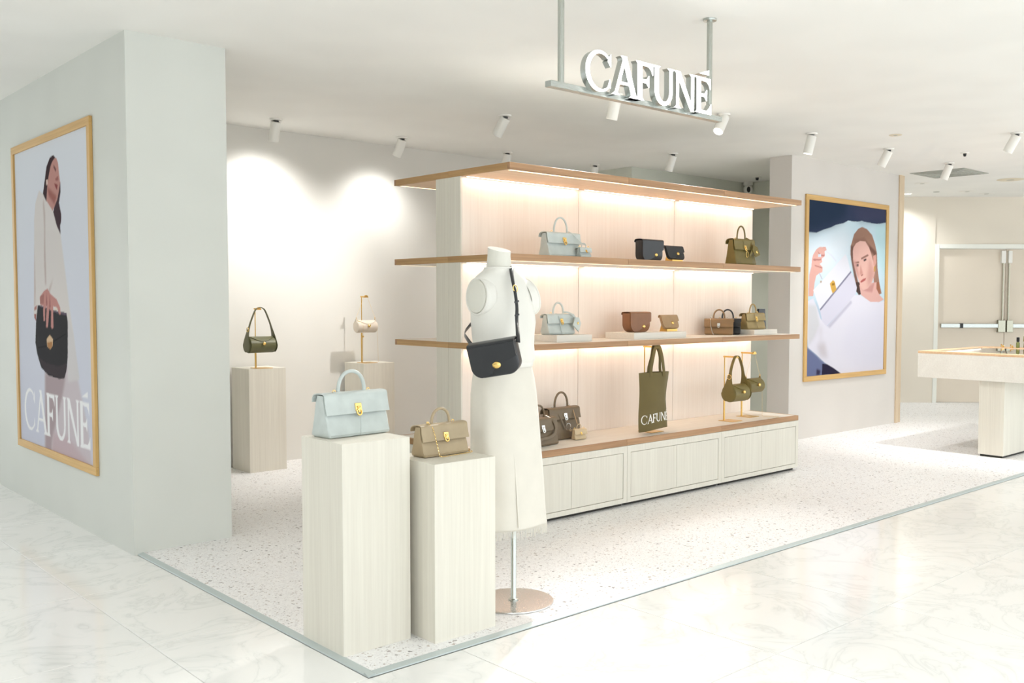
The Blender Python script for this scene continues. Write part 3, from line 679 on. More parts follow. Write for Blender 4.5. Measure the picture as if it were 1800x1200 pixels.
def handle_bag(label, loc, rz, W, H, D, mat, met, hh, hs, group, flap=0.45, hr=0.0062, cl=None, name='handbag', mat_side=None, parts=None):
    t = thing(name, label, 'handbag', loc, math.radians(rz), group)
    dt = D*0.20
    def hd(z): return D/2+(dt-D/2)*(z/H)**0.85
    Ht = H*0.955; fz = H*(1-flap)
    def rec(z): return max(0.001, hd(z)-0.0075*min(1, max(0, (z-fz+.022)/.022)))
    prof = [(-D/2+.014, 0), (D/2-.014, 0), (D/2-.004, .004), (D/2, .014), (hd(H*.4), H*.4), (hd(H*.75), H*.75), (dt*.8, Ht), (-dt*.8, Ht), (-rec(H*.75), H*.75), (-rec(fz+.004), fz+.004), (-rec(fz-.011), fz-.011), (-hd(fz-.022), fz-.022), (-hd((fz-.022)*.5), (fz-.022)*.5), (-D/2, .014), (-D/2+.004, .004)]
    rings = []
    for i, x in enumerate((-W/2, -W/2+.004, -W/2+.010, -W*.25, -.004, .004, W*.25, W/2-.010, W/2-.004, W/2)):
        s = (.88, .96, 1, 1.035, 1.0, 1.0, 1.035, 1, .96, .88)[i]
        zs = (.012, .004, 0, 0, 0, 0, 0, 0, .004, .012)[i]
        rings.append([(x, a*s, max(b, zs)) for a, b in prof])
    MB().loft(rings).build('body', mat, t)
    off = 0.0035
    path = [(dt+.022, H*.80), (dt+.020, H*.90), (dt+.006, H*.97), (0, H*.992), (-dt-.004, H*.965), (-hd(H*.82)-off, H*.82), (-hd((fz+H*.82)/2)*1.03-off, (fz+H*.82)/2), (-hd(fz)*1.03-off-.002, fz)]
    pp = [(p.x, p.y) for p in bez([(a, b, 0) for a, b in path], 5)]
    sheet([(q[0], q[1]) for q in pp][::-1], 0.0036, -W/2-.004, W/2+.004, 2).build('flap', mat, t, 50)
    # top handle with its tabs and rings
    ar = [(hs*math.cos(PI*i/24), 0, H*.985+0.006+hh*math.sin(PI*i/24)**0.86) for i in range(25)]
    h = MB().tube(ar, hr, 10).build('handle', mat, t)
    tb = MB()
    for s in (-1, 1): tb.box(min(s*(hs-.012), s*(hs+.026)), max(s*(hs-.012), s*(hs+.026)), -.008, .008, H*.99, H*.99+.005, .001)
    tb.build('handle_tab', mat, h)
    rg = MB()
    for s in (-1, 1): rg.torus((s*(hs+.020), 0, H*.99+.007), .006, .0016, 'y', 12, 6)
    rg.build('ring', met, h)
    cw = cl or W*0.105
    ch = cw*1.65; zc = fz+ch*0.30; slope = math.atan2(hd(fz)-hd(H*.82), H*.82-fz)
    c = clasp_mesh(cw, ch).build('clasp', met, t); c.location = (0, -hd(zc)*1.03-off-.0045, zc); c.rotation_euler = (-slope, 0, 0)
    return t, hd
GH = 'top-handle flap handbags'
ped1, hd = handle_bag('large pale blue leather handbag on the tall corner pedestal', (2.082, 3.482, 0.844), 4.5, 0.302, 0.178, 0.135, M['blue'], M['gold'], 0.082, 0.064, GH, 0.48, 0.0078)
MB().box(-.0006, .0006, -.069, -.066, .004, .085).build('front_seam', M['blue'], ped1, 0)
ped2, hd = handle_bag('taupe leather handbag with gold chain on the shorter pedestal', (2.424, 3.330, 0.741), 3.3, 0.244, 0.134, 0.098, M['taupe'], M['gold'], 0.060, 0.048, GH, 0.50, 0.0062)
chain([(-.078, -.004, .146), (-.074, -.016, .138), (-.066, -.030, .124), (-.064, -.044, .09), (-.060, -.053, .05), (-.056, -.064, .006), (-.05, -.072, .003), (0, -.068, .003), (.06, -.066, .003), (.12, -.060, .003), (.142, -.045, .003), (.146, -.03, .003), (.138, -.015, .006), (.142, -.005, .004)], .003, .0066).build('chain_strap', M['gold'], ped2, 0)
def mini_bag(parent_loc, rz, W, H, D, mat, met, hh, label, group, zrot=0):
    return handle_bag(label, parent_loc, rz, W, H, D, mat, met, hh, W*.20, group, 0.48, 0.0026, W*.14, 'bag_charm')
Z2 = 1.6812
# on the upper shelf
b, hd = handle_bag('pale blue handbag with small matching charm on the upper shelf', (4.276, 4.556, Z2), 0, 0.286, 0.158, 0.115, M['blue'], M['gold'], 0.094, 0.058, GH, 0.45)
MB().tube(bez([(.058, -.008, .168), (.075, -.030, .155), (.10, -.050, .125), (.125, -.070, .095), (.140, -.084, .082)], 5), 0, 8, flat_=(.004, .0014), hint=(0, -1, .5)).build('charm_strap', M['blue'], b)
mini_bag((4.405, 4.47, Z2), 0, 0.098, 0.062, 0.05, M['blue'], M['gold'], .026, 'tiny pale blue bag charm resting against the upper-shelf blue handbag', 'miniature bag charms')
b, hd = handle_bag('olive leather handbag with hanging tag at the upper shelf end', (6.222, 4.552, Z2), 0, 0.262, 0.206, 0.118, M['olive'], M['gold'], 0.098, 0.052, GH, 0.42)
MB().torus((.012, -.052, .085), .015, .0018, 'y', 18, 6, 1.5).build('clasp_ring', M['gold'], b)
MB().tube(bez([(.055, -.006, .215), (.085, -.03, .19), (.09, -.045, .15), (.06, -.06, .10), (.03, -.066, .075)], 5), 0, 8, flat_=(.011, .002), hint=(0, -1, .2)).build('shoulder_strap', M['olive'], b)
MB().tube(bez([(-.03, -.006, .208), (-.025, -.04, .185), (-.018, -.046, .14), (-.012, -.05, .115)], 5), .0018, 6).build('cord', M['olive'], b)
tg = MB().prism([(-.030, -.045), (.030, -.045), (.034, .02), (0, .052), (-.034, .02)], -.006, 0).build('leather_tag', M['olive'], b); tg.location = (.105, -.063, .115); tg.rotation_euler = (-.25, -.35, 0)
o = MB().sphere((0, -.009, -.012), (.009, .004, .012), 12, 7).build('tag_medallion', M['gold'], tg)
# on the lower shelf
Z1 = 1.1312
b, hd = handle_bag('pale blue handbag with dangling pouch on a low riser', (4.345, 4.650, Z1+RZ), 0, 0.236, 0.136, 0.095, M['blue'], M['gold'], 0.070, 0.046, GH, 0.46)
MB().tube(bez([(-.030, -.01, .140), (-.024, -.03, .125), (-.02, -.042, .08), (-.016, -.05, .03), (-.005, -.055, .002)], 5), .0022, 6).build('cord', M['blue'], b)
tg = MB().prism([(-.036, -.034), (.030, -.050), (.042, .016), (.012, .046), (-.026, .030)], -.008, 0).build('pouch', M['blue'], b); tg.location = (.112, -.058, .075); tg.rotation_euler = (-.2, .45, .1)
MB().sphere((.006, -.011, 0), (.007, .004, .010), 12, 7).build('pouch_stud', M['gold'], tg)
MB().tube(bez([(.046, -.006, .148), (.07, -.03, .145), (.10, -.045, .125), (.112, -.056, .105)], 5), 0, 8, flat_=(.006, .0015), hint=(0, -1, .4)).build('pouch_strap', M['blue'], b)
b, hd = handle_bag('mink brown handbag with silver clasp turned sideways on the lower shelf', (6.162, 4.712, Z1), -58, 0.222, 0.128, 0.085, M['mink'], M['silver'], 0.068, 0.044, GH, 0.50)
MB().tube(bez([(-.065, -.006, .132), (-.066, -.03, .12), (-.062, -.045, .08), (-.05, -.055, .03), (-.035, -.06, .003)], 5), .0026, 6).build('shoulder_strap', M['silver'], b)
handle_bag('black leather handbag standing behind the mink brown handbag', (6.283, 4.718, Z1), -58, 0.205, 0.128, 0.085, M['ink'], M['gold'], 0.068, 0.044, GH, 0.50)
b, hd = handle_bag('khaki leather handbag with gold clasp on the end riser', (6.515, 4.640, Z1+RZ-.005), 0, 0.246, 0.132, 0.094, M['khaki'], M['gold'], 0.068, 0.044, GH, 0.46)
MB().tube(bez([(-.03, -.01, .135), (-.024, -.034, .12), (-.022, -.044, .08), (-.005, -.05, .03), (.012, -.056, .003)], 5), .0022, 6).build('cord', M['khaki'], b)
dk = MB().prism([(-.066, 0), (.066, 0), (.042, .205), (-.042, .205)], -.010, .010).build('flat_pouch', M['ink'], None, 40, (6.748, 4.722, Z1+.0006)); dk.rotation_euler = (0, 0, 0)
tag(dk, 'flat dark leather pouch standing behind the khaki handbag', 'pouch')
# on the bench
ZB = 0.4622
b, hd = handle_bag('grey-brown handbag with silver clasp, partly behind the mannequin skirt', (4.125, 4.600, ZB), 8, 0.290, 0.178, 0.120, M['umber'], M['silver'], 0.080, 0.060, GH, 0.46)
MB().tube(bez([(.066, -.004, .186), (.085, -.020, .176), (.108, -.042, .150), (.118, -.052, .11), (.095, -.062, .075), (.03, -.068, .055), (-.05, -.068, .05), (-.12, -.075, .01)], 6), 0, 8, flat_=(.010, .0018), hint=(0, -1, .2)).build('shoulder_strap', M['umber'], b)
MB().tube([(.066, -.004, .190), (.092, -.026, .172)], .0045, 8).build('strap_hook', M['silver'], b)
b, hd = handle_bag('larger grey-brown handbag with silver ring and tiny cream charm on bench', (4.462, 4.744, ZB), 2, 0.285, 0.214, 0.135, M['umber'], M['silver'], 0.098, 0.062, GH, 0.36, 0.0075)
MB().torus((.012, -.060, .082), .021, .002, 'y', 20, 6, 1.25).build('clasp_ring', M['silver'], b)
for s in (-1, 1):
    MB().tube(bez([(-.055*1+.045*(s+1)/2-.02, -.030, .205), (-.05+.04*(s+1)/2, -.052, .14), (-.02+.02*(s+1)/2, -.064, .07)], 5), 0, 8, flat_=(.006, .0014), hint=(0, -1, .3)).build('front_strap', M['umber'], b)
MB().tube(bez([(.064, -.006, .220), (.080, -.03, .205), (.072, -.062, .155), (.052, -.105, .104)], 5), 0, 8, flat_=(.004, .0013), hint=(0, -1, .4)).build('charm_strap', M['tan'], b)
mini_bag((4.512, 4.618, ZB+.0005), -4, 0.098, 0.070, 0.050, M['pebble'], M['gold'], .03, 'tiny pebbled cream bag charm hanging from the larger grey-brown handbag', 'miniature bag charms')

# saddle-shaped flap bags and wallets
def round_poly(W, H, rb, rt, n=7):
    return arc(W/2-rb, rb, rb, rb, -90, 0, n)+arc(W/2-rt, H-rt, rt, rt, 0, 90, 4)+arc(-W/2+rt, H-rt, rt, rt, 90, 180, 4)+arc(-W/2+rb, rb, rb, rb, 180, 270, n)
def saddle(label, loc, rot, W, H, D, mat, met, group, rb=0.4, cx=0.13, cz=0.30, name='flap_bag', cr=0.014, cat='handbag'):
    t = thing(name, label, cat, loc, 0, group, rot)
    base = round_poly(W, H, H*rb, H*.06); rings = []
    for y, s in ((-D/2, .93), (-D/2+.004, .985), (-D/2+.009, 1), (D/2-.009, 1), (D/2-.004, .985), (D/2, .93)):
        rings.append([(x*s, y, (z-H/2)*s+H/2) for x, z in base])
    MB().loft(rings).build('body', mat, t)
    fy = -D/2-.0005; r = H*rb*.95
    fp = arc(-W/2+r, r*1.02+.003, r, r, 180, 262, 7)+[(-W*.10, .10*H), (W*cx-.012, H*cz-.012), (W*cx+.012, H*cz-.004), (W*.40, H*.50), (W*.5, H*.56), (W*.5, H*.97), (-W*.5, H*.97)]
    MB().prism(fp, fy-.006, fy).build('flap', mat, t)
    pth = [(fy-.0005, H*.93), (fy+.003, H*1.005), (-D*.2, H*1.03), (D*.2, H*1.03), (D/2-.002, H*1.0), (D/2+.001, H*.90)]
    pp = [(p.x, p.y) for p in bez([(a, b_, 0) for a, b_ in pth], 5)]
    sheet(pp, .0045, -W/2-.001, W/2+.001, 1).build('flap_top', mat, t, 50)
    MB().lathe([(.001, .009), (cr*.55, .0085), (cr*.86, .006), (cr, .003), (cr, 0)], 22, (W*cx, fy-.005, H*cz), 'y', 1.12, .9).build('clasp', met, t)
    return t
GS = 'curved flap bags'
saddle('black curved flap bag with gold stud on the upper shelf', (5.132, 4.548, Z2), (0, 0, 0), 0.222, 0.146, 0.070, M['ink'], M['gold'], GS, 0.30)
saddle('brown leather curved flap bag on the long riser', (5.120, 4.655, Z1+RZ), (0, 0, 0), 0.216, 0.138, 0.082, M['brown'], M['gold'], GS, 0.42)
mb_ = saddle('black leather crossbody flap bag worn by the mannequin', (2.600, 3.146, 1.086), (.20, -.17, math.radians(-58)), 0.208, 0.142, 0.066, M['ink'], M['gold'], GS, 0.34, 0.05, 0.36, cr=0.017)
def wallet(label, x, y, z, W, mat, stand_label):
    st = thing('wallet_stand', stand_label, 'display stand', (x, y, z), 0, 'gold wallet stands')
    MB().prism([(-.042, 0), (.036, 0), (.030, .004), (.012, .060), (.006, .062), (-.012, .018), (-.042, .018)], -.058, .058, 'yz').build('wedge', M['brass'], st, 0)
    w = saddle(label, (x+.006, y-.026, z+.0195), (-.36, 0, 0), W, 0.100, 0.020, mat, M['gold'], 'flap wallets on gold stands', 0.30, 0.08, 0.40, 'flap_wallet', 0.013, 'wallet')
wallet('black leather flap wallet on the upper shelf', 5.410, 4.56, Z2, 0.196, M['ink'], 'gold wedge stand under the black wallet')
wallet('tan leather flap wallet on the long riser', 5.452, 4.64, Z1+RZ, 0.188, M['tan'], 'gold wedge stand under the tan wallet')

# display stands and rolled bags
def stand(label, x, y, z, h, arm=0.06, upper=0.45):
    t = thing('bag_stand', label, 'display stand', (x, y, z), 0, 'gold bag stands')
    MB().box(-.034, .098, -.105, .030, 0, .004, .001).build('base_plate', M['brass'], t, 0)
    MB().tube([(0, 0, .003), (0, 0, h*upper)], .0075, 10).build('pole', M['brass'], t)
    MB().tube([(0, 0, h*upper-.01), (0, 0, h-.004)], .0042, 8).build('upper_pole', M['brass'], t)
    MB().lathe([(.004, 0), (.004, .014), (.008, .015), (.008, .02)], 10, (0, -.005, h*upper-.03), 'y').build('height_screw', M['brass'], t)
    MB().box(-.008, .008, -arm, .008, h-.006, h+.006, .001).build('arm', M['brass'], t, 0)
    MB().prism(arc(0, h-.008, .021, .022, 0, 180, 14), -arm-.010, -arm+.004).build('hook', M['brass'], t)
    return t
def roll_bag(label, loc, L, r, mat, apex, group, strap=True, rz=0):
    t = thing('rolled_bag', label, 'handbag', loc, math.radians(rz), group)     # origin at the middle of the roll
    prof = [(r*.02, -L/2-.006), (r*.55, -L/2-.005), (r*.90, -L/2-.001), (r, -L/2+.006), (r*1.0, 0), (r, L/2-.006), (r*.90, L/2+.001), (r*.55, L/2+.005), (r*.02, L/2+.006)]
    MB().lathe(prof, 32, (0, 0, 0), 'x').build('body', mat, t)
    rings_o, rings_i = [], []; nx, na = 16, 14
    for i in range(nx+1):
        u = -1+2*i/nx; a1 = math.radians(14+50*(1-abs(u)**2.0)); a0 = math.radians(-75)     # angle from straight up towards the front
        for lst, rr in ((rings_o, r+.0055), (rings_i, r+.001)):
            lst.append([(u*(L/2-.004), -rr*math.sin(a0+(a1-a0)*j/na), rr*math.cos(a0+(a1-a0)*j/na)) for j in range(na+1)])
    m = MB(); rings = [o_+i_[::-1] for o_, i_ in zip(rings_o, rings_i)]; m.loft(rings, cap=False)
    N = 2*(na+1)
    for rg in (rings[0], rings[-1]): m.add(rg, [(j, j+1, N-2-j, N-1-j) for j in range(na)])
    m.build('flap', mat, t, 50)
    a = math.radians(80)
    MB().sphere((0, -(r+.010)*math.sin(a), (r+.010)*math.cos(a)), (.0145, .010, .0135), 16, 10).build('clasp', M['gold'], t)
    if strap:
        pts, fl, hints = [], [], []
        left = [(-L/2-.007, -r*.9), (-L/2-.0085, -r*.45), (-L/2-.009, 0), (-L/2-.008, r*.55), (-L/2-.002, r*1.25), (-L/2+.012, r*2.1), (-L*.36, r*3.0), (-L*.20, apex-.028), (-L*.10, apex-.006), (0, apex)]
        full_ = left+[(-x, z) for x, z in left[-2::-1]]
        cr_ = bez([(x, 0, z) for x, z in full_], 4)
        for p in cr_:
            z = p.z
            if z < 0: w = math.sqrt(max(r*r-z*z, (r*.35)**2))*1.02
            else:
                k_ = min(1, z/(r*2.6)); w = r*1.02*(1-k_)**1.6+.0135*(1-(1-k_)**1.6)
            pts.append(p); fl.append((w, .0028))
            hints.append((p.x, 0, (p.z-r*1.0)*.6 if p.z > r else 0))
        MB().tube(pts, 0, 12, flat_=fl, hint=hints).build('strap', mat, t, 60)
        bx_ = -L/2+.006; m = MB(); zz = r*1.95
        m.torus((-L/2+.002, 0, zz), .019, .0022, 'x', 14, 6, .95); m.build('buckle', M['gold'], t)
    else:
        for s in (-1, 1):
            MB().prism([(-.014, -.01), (.014, -.01), (.005, .028), (-.005, .028)], s*(L/2-.004), s*(L/2+.005), 'yz').xf(Matrix.Translation((0, 0, r*.8))).build('strap_tab', mat, t)
            MB().torus((s*(L/2-.002), 0, r*.8+.034), .006, .0016, 'x', 12, 6).build('ring', M['gold'], t)
        zt = r*.8+.04
        chain([(-L/2+.002, 0, zt), (-.016, -.002, apex-.012), (0, -.002, apex), (.016, -.002, apex-.012), (L/2-.002, 0, zt)], .0016, .0052).build('chain', M['gold'], t, 0)
    return t
GR = 'rolled bags on gold stands'
stand('gold stand on the rear pedestal holding the dark green bag', 3.534, 7.385, 0.845, 0.482)
roll_bag('dark green rolled bag with broad strap on the rear pedestal', (3.546, 7.322, 1.036), 0.218, 0.064, M['green'], 0.303, GR)
stand('gold stand on the rear pedestal holding the cream bag', 4.542, 7.41, 0.845, 0.585, 0.07)
c = roll_bag('small cream rolled bag with fine chain on the rear pedestal', (4.538, 7.337, 1.166), 0.192, 0.052, M['cream'], 0.278, GR, False)
chain([(-.094, -.004, .07), (-.062, -.058, .02), (-.062, -.06, -.1), (-.062, -.062, -.312)], .0016, .0052).build('long_chain', M['gold'], c, 0)
chain([(.094, -.004, .07), (.100, -.03, 0), (.100, -.03, -.1), (.106, -.03, -.25), (.11, -.03, -.312)], .0016, .0052).build('long_chain', M['gold'], c, 0)
stand('nearer gold stand on the bench holding the broad-strap green bag', 6.072, 4.585, ZB, 0.505, 0.115)
roll_bag('olive green rolled bag with broad strap and buckle on the bench', (6.066, 4.464, 0.690), 0.192, 0.066, M['olive'], 0.288, GR)
stand('gold stand at the bench end holding the small chain bag', 6.411, 4.665, ZB, 0.520, 0.115)
c = roll_bag('small olive green rolled bag with fine chain at the bench end', (6.392, 4.544, 0.722), 0.188, 0.056, M['olive'], 0.272, GR, False)
chain([(.093, -.004, .09), (.112, -.01, 0), (.116, -.012, -.12), (.118, -.012, -.252), (.13, -.03, -.257), (.18, -.05, -.257), (.195, -.09, -.257), (.18, -.13, -.257), (.10, -.135, -.257), (.03, -.125, -.254)], .0016, .0052).build('long_chain', M['gold'], c, 0)

# canvas tote on its stand
stand('gold stand inside the tote bag on the bench', 5.150, 4.600, ZB, 0.612, 0.115)
def tote():
    t = thing('tote_bag', 'olive canvas tote bag with white lettering hanging over the bench', 'tote bag', (4.966, 4.486, 0.492), math.radians(-12), None)
    H = 0.405
    def sec(v):
        """closed section at height fraction v: list of (x, y); the first stretch is the lettered front"""
        wv = .006*math.sin(v*5+.5); fw = .222-.022*math.sin(min(1, v*1.15)*PI*.9)*.6
        fx = fw+wv; side = .075+.02*v
        p = [(0-.004*math.sin(v*7), 0), (fx*.33, -.012-.006*math.sin(v*4)), (fx*.66, -.014+.005*math.sin(v*9)), (fx, 0), (fx+.034+.03*max(0, v-.5), .014+.008*v), (fx+.052+.05*max(0, v-.5), .052), (fx*.75, side*.95), (fx*.45, .052), (fx*.2, .022)]
        c = bez([(a, b_, 0) for a, b_ in p+[p[0]]], 5)[:-1]
        return [(q.x, q.y) for q in c]
    n = 22; rings = [[(a, b_, H*i/n-(.012*(1-i/n)*math.cos(a*14))) for a, b_ in sec(i/n)] for i in range(n+1)]
    m = MB().loft(rings, cap=False)
    m.add(rings[0], [tuple(range(len(rings[0])))[::-1]])
    inner = [[((a-.15)*.965+.15, (b_-.026)*.88+.026, z) for a, b_, z in r] for r in rings[::-1][:8]]
    m.loft([rings[-1]]+inner, cap=False)
    m.build('bag_body', M['canvas'], t, 60)
    top = sec(1.0)
    hy = .135
    for y, nm in ((-.012, 0), (.046, 1)):
        for s in (0, 1):
            x0, xm = ((.095+.02*nm, .150) if s == 0 else (.212+.012*nm, .188))
            pts = bez([(x0, y, H-.03), (x0+.005*(1-2*s), y+.004, H+.03), (x0+(xm-x0)*.5, y+.012*(1-2*nm), H+.11), (xm, .012+.03*nm, H+.176), (.170, .012+.03*nm, H+.184)], 5)
            MB().tube(pts, 0, 8, flat_=(.0125, .0015), hint=(0, -1, .1) if nm == 0 else (0, 1, .1)).build('handle', M['canvas'], t, 60)
    # lettering follows the front of the cloth
    letters, tot = word(WORD); m = MB(); hgt = .062; v0 = .052
    def surf(u, z):
        c = sec(max(0, min(1, z/H))); k_ = 0; d = .020+u
        while k_ < len(c)-2:
            a, b_ = Vector(c[k_]), Vector(c[k_+1]); L = (b_-a).length
            if d <= L: break
            d -= L; k_ += 1
        a, b_ = Vector(c[k_]), Vector(c[k_+1]); L = (b_-a).length; q = a+(b_-a)*(d/L); nn = Vector((b_.y-a.y, -(b_.x-a.x)))/L
        return q.x+nn.x*.0016, q.y+nn.y*.0016
    for lt in letters:
        for p in lt:
            vs = []
            for x, y in p:
                z = v0+y*hgt; q = surf(x*hgt*.90, z); vs.append((q[0], q[1], z-.012*(1-z/H)*math.cos(q[0]*14)))
            m.add(vs, [tuple(range(len(vs)))])
    m.build('printed_lettering', M['ink_print'], t, 0)
tote()

# ------------------------------------------------------------------ mannequin with knit top and linen skirt
def mannequin():
    t = thing('mannequin', 'headless white mannequin in sleeveless knit top and long fringed ivory skirt', 'mannequin', (2.841, 3.337, TZ))
    O = Vector((-2.841, -3.337, -TZ))
    MB().lathe([(.001, 0), (.184, 0), (.186, .003), (.184, .0075), (.03, .009), (.001, .009)], 56).build('base_plate', M['plate'], t)
    MB().lathe([(.024, .009), (.024, .014), (.015, .016), (.0125, .02), (.0125, 1.12)], 20, cap=False).build('pole', M['steelv'], t)
    def ring(z, cx, cy, a, b_, n=48, p=2.2, bust=0, fold=0, tilt=0):
        out = []
        for j in range(n):
            th = 2*PI*j/n; c, s = math.cos(th), math.sin(th)
            x = a*math.copysign(abs(c)**(2/p), c); y = b_*math.copysign(abs(s)**(2/p), s)
            if bust and s < 0: y -= bust*(math.exp(-((x-.075)/.052)**2)+math.exp(-((x+.075)/.052)**2))*(-s)
            k_ = 1+fold*math.sin(7*th+1.3)+fold*.6*math.sin(11*th)
            out.append(Vector((cx+x*k_, cy+y*k_, z+tilt*y))+O)
        return out
    CX, CY = 2.792, 3.352
    body = [(1.10, 0, 0, .128, .092), (1.30, 0, 0, .150, .10), (1.42, 0, .004, .145, .080), (1.475, 0, .012, .135, .066), (1.505, 0, .020, .105, .054), (1.525, 0, .026, .080, .052), (1.545, 0, .030, .062, .056), (1.575, 0, .030, .054, .056), (1.61, -.001, .028, .051, .053), (1.632, -.002, .026, .051, .053)]
    rg = [ring(z, CX+dx, CY+dy, a, b_, 40, 2.0, 0, 0, .28 if z > 1.6 else (.12 if z > 1.56 else 0)) for z, dx, dy, a, b_ in body]
    MB().loft(rg).build('torso', M['body'], t, 50)
    knit = [(1.118, .0, -.004, .142, .108, 0), (1.130, 0, -.004, .152, .118, 0), (1.155, 0, -.004, .150, .116, 0), (1.20, 0, -.003, .147, .112, .004), (1.25, 0, 0, .152, .110, .014), (1.30, 0, 0, .160, .108, .026), (1.345, 0, .003, .160, .104, .024), (1.39, 0, .005, .155, .097, .012), (1.43, 0, .008, .153, .090, .003), (1.465, 0, .012, .152, .080, 0), (1.49, 0, .016, .146, .070, 0), (1.508, 0, .020, .128, .064, 0), (1.522, 0, .024, .104, .061, 0), (1.533, 0, .026, .084, .062, 0), (1.543, 0, .027, .071, .064, 0), (1.549, 0, .027, .066, .061, 0)]
    kt = MB().loft([ring(z, CX+dx, CY+dy, a, b_, 56, 2.25, bu, .004 if z < 1.3 else 0) for z, dx, dy, a, b_, bu in knit], cap=False).build('knit_top', M['knit'], t, 60)
    MB().tube([p for p in ring(1.547, CX, CY+.027, .069, .063, 40, 2.0)], .0042, 8, closed=True).build('neckband', M['knit'], kt)
    wb = MB().loft([ring(z, CX, CY-.004, a, a*.77, 56, 2.2) for z, a in ((1.100, .136), (1.104, .142), (1.128, .146), (1.132, .140))], cap=False).build('waistband', M['knit'], kt, 60)
    for s in (-1, 1):
        cx = CX+s*.152; cz, cy_ = 1.418, CY-.002
        def oval(rad, xo, n=32): return [Vector((cx+s*(xo-.16*(.074*rad*math.sin(2*PI*j/n))), cy_+.068*rad*math.cos(2*PI*j/n)+.012*math.sin(2*PI*j/n)*rad, cz+.074*rad*math.sin(2*PI*j/n)))+O for j in range(n)]
        MB().loft([oval(1.02, -.055), oval(1.0, -.004), oval(.985, .006), oval(.9, .010), oval(.5, .012), oval(.02, .0125)]).build('arm_cap', M['body'], t, 40)
        MB().tube(oval(1.08, -.001), .0055, 8, closed=True).build('armhole_band', M['knit'], kt)
        MB().loft([oval(1.10, -.05), oval(1.14, -.022), oval(1.11, -.004), oval(1.05, .001)], cap=False).build('sleeve_edge', M['knit'], kt, 60)
    sk = [(1.135, 0, 0, .128, .096, 0), (1.10, 0, 0, .138, .104, 0), (1.05, .002, 0, .150, .112, .004), (.98, .004, 0, .160, .118, .006), (.88, .008, -.002, .166, .122, .009), (.75, .014, -.003, .172, .127, .011), (.6, .020, -.004, .180, .132, .013), (.45, .026, -.005, .184, .136, .014), (.375, .030, -.006, .187, .139, .015)]
    skirt = MB().loft([ring(z, CX+dx, CY+dy, a, b_, 72, 2.3, 0, fo) for z, dx, dy, a, b_, fo in sk], cap=False).build('skirt', M['linen'], t, 70)
    hem = ring(.380, CX+.030, CY-.006, .1875, .1395, 300, 2.3, 0, .015); m = MB(); rnd = random.Random(3)
    for i, p in enumerate(hem):
        q = hem[(i+1) % 300]; L = .026+.022*rnd.random(); d = (q-p)*.42; sw = (q-p)*(rnd.random()-.5)*3
        o_ = Vector((p.x, p.y, 0)).normalized()*.003*(rnd.random()-.5)
        a0, a1, b0, b1 = p, p+d, p+sw*.5+o_+Vector((0, 0, -L)), p+d*.6+sw*.5+o_+Vector((0, 0, -L))
        n_ = Vector((p.x, p.y, 0)).normalized()*.0012
        m.add([a0, a1, b1, b0, a0+n_, a1+n_, b1+n_, b0+n_], [(0, 1, 2, 3), (7, 6, 5, 4), (0, 3, 7, 4), (1, 5, 6, 2), (3, 2, 6, 7)])
    tag(m.build('fringe', M['linen'], skirt, 0), kind='stuff')
    for dx in (-.050,):      # wrap edge of the skirt
        path = [Vector((CX+dx+.02*i/8-.0, CY-.094-.047*(i/8)**.8-.004, 1.09-.70*i/8))+O for i in range(9)]
        MB().tube(path, 0, 8, flat_=(.004, .0012), hint=(0, -1, 0)).build('wrap_seam', M['linen'], skirt)
mannequin()
def cross_strap():
    # from the bag over the shoulder and round the back, in the bag's own frame
    bpy.context.view_layer.update()
    inv = mb_.matrix_world.inverted()
    pts = [(2.630, 3.060, 1.225), (2.658, 3.095, 1.262), (2.712, 3.165, 1.316), (2.738, 3.194, 1.37), (2.752, 3.222, 1.433), (2.765, 3.252, 1.48), (2.790, 3.292, 1.526), (2.826, 3.338, 1.556), (2.858, 3.40, 1.562), (2.866, 3.445, 1.52), (2.84, 3.464, 1.45), (2.78, 3.472, 1.38), (2.70, 3.462, 1.30), (2.61, 3.40, 1.258), (2.555, 3.31, 1.232), (2.530, 3.235, 1.200)]
    hn = [(-.5, -.8, 0), (-.4, -.9, 0), (-.2, -.95, 0), (0, -1, .1), (0, -1, .2), (0, -.9, .5), (0, -.6, .8), (.1, 0, 1), (.1, .5, .8), (.1, .9, .4), (0, 1, .1), (-.2, 1, 0), (-.5, .8, 0), (-.9, .3, 0), (-1, -.2, 0), (-1, -.3, 0)]
    P = bez(pts, 5); Hh = bez(hn, 5)
    lp = [inv @ p for p in P]; lh = [inv.to_3x3() @ h for h in Hh]
    MB().tube(lp, 0, 8, flat_=(.0095, .0018), hint=lh).build('shoulder_strap', M['ink'], mb_, 60)
    for i, nm in ((22, 'buckle'),):
        m = MB().torus((0, 0, 0), .012, .0022, 'y', 16, 6, 1.35); b_ = m.build(nm, M['gold'], mb_); b_.location = inv @ (P[i]+Vector((0, -.006, 0))); b_.rotation_euler = (0, 0, math.radians(58))
    for i in (12, 17):
        m = MB().box(-.012, .012, -.004, .003, -.004, .004, .001); b_ = m.build('strap_loop', M['ink'], mb_, 0); b_.location = inv @ (P[i]+Vector((0, -.001, 0))); b_.rotation_euler = (0, 0, math.radians(58))
cross_strap()

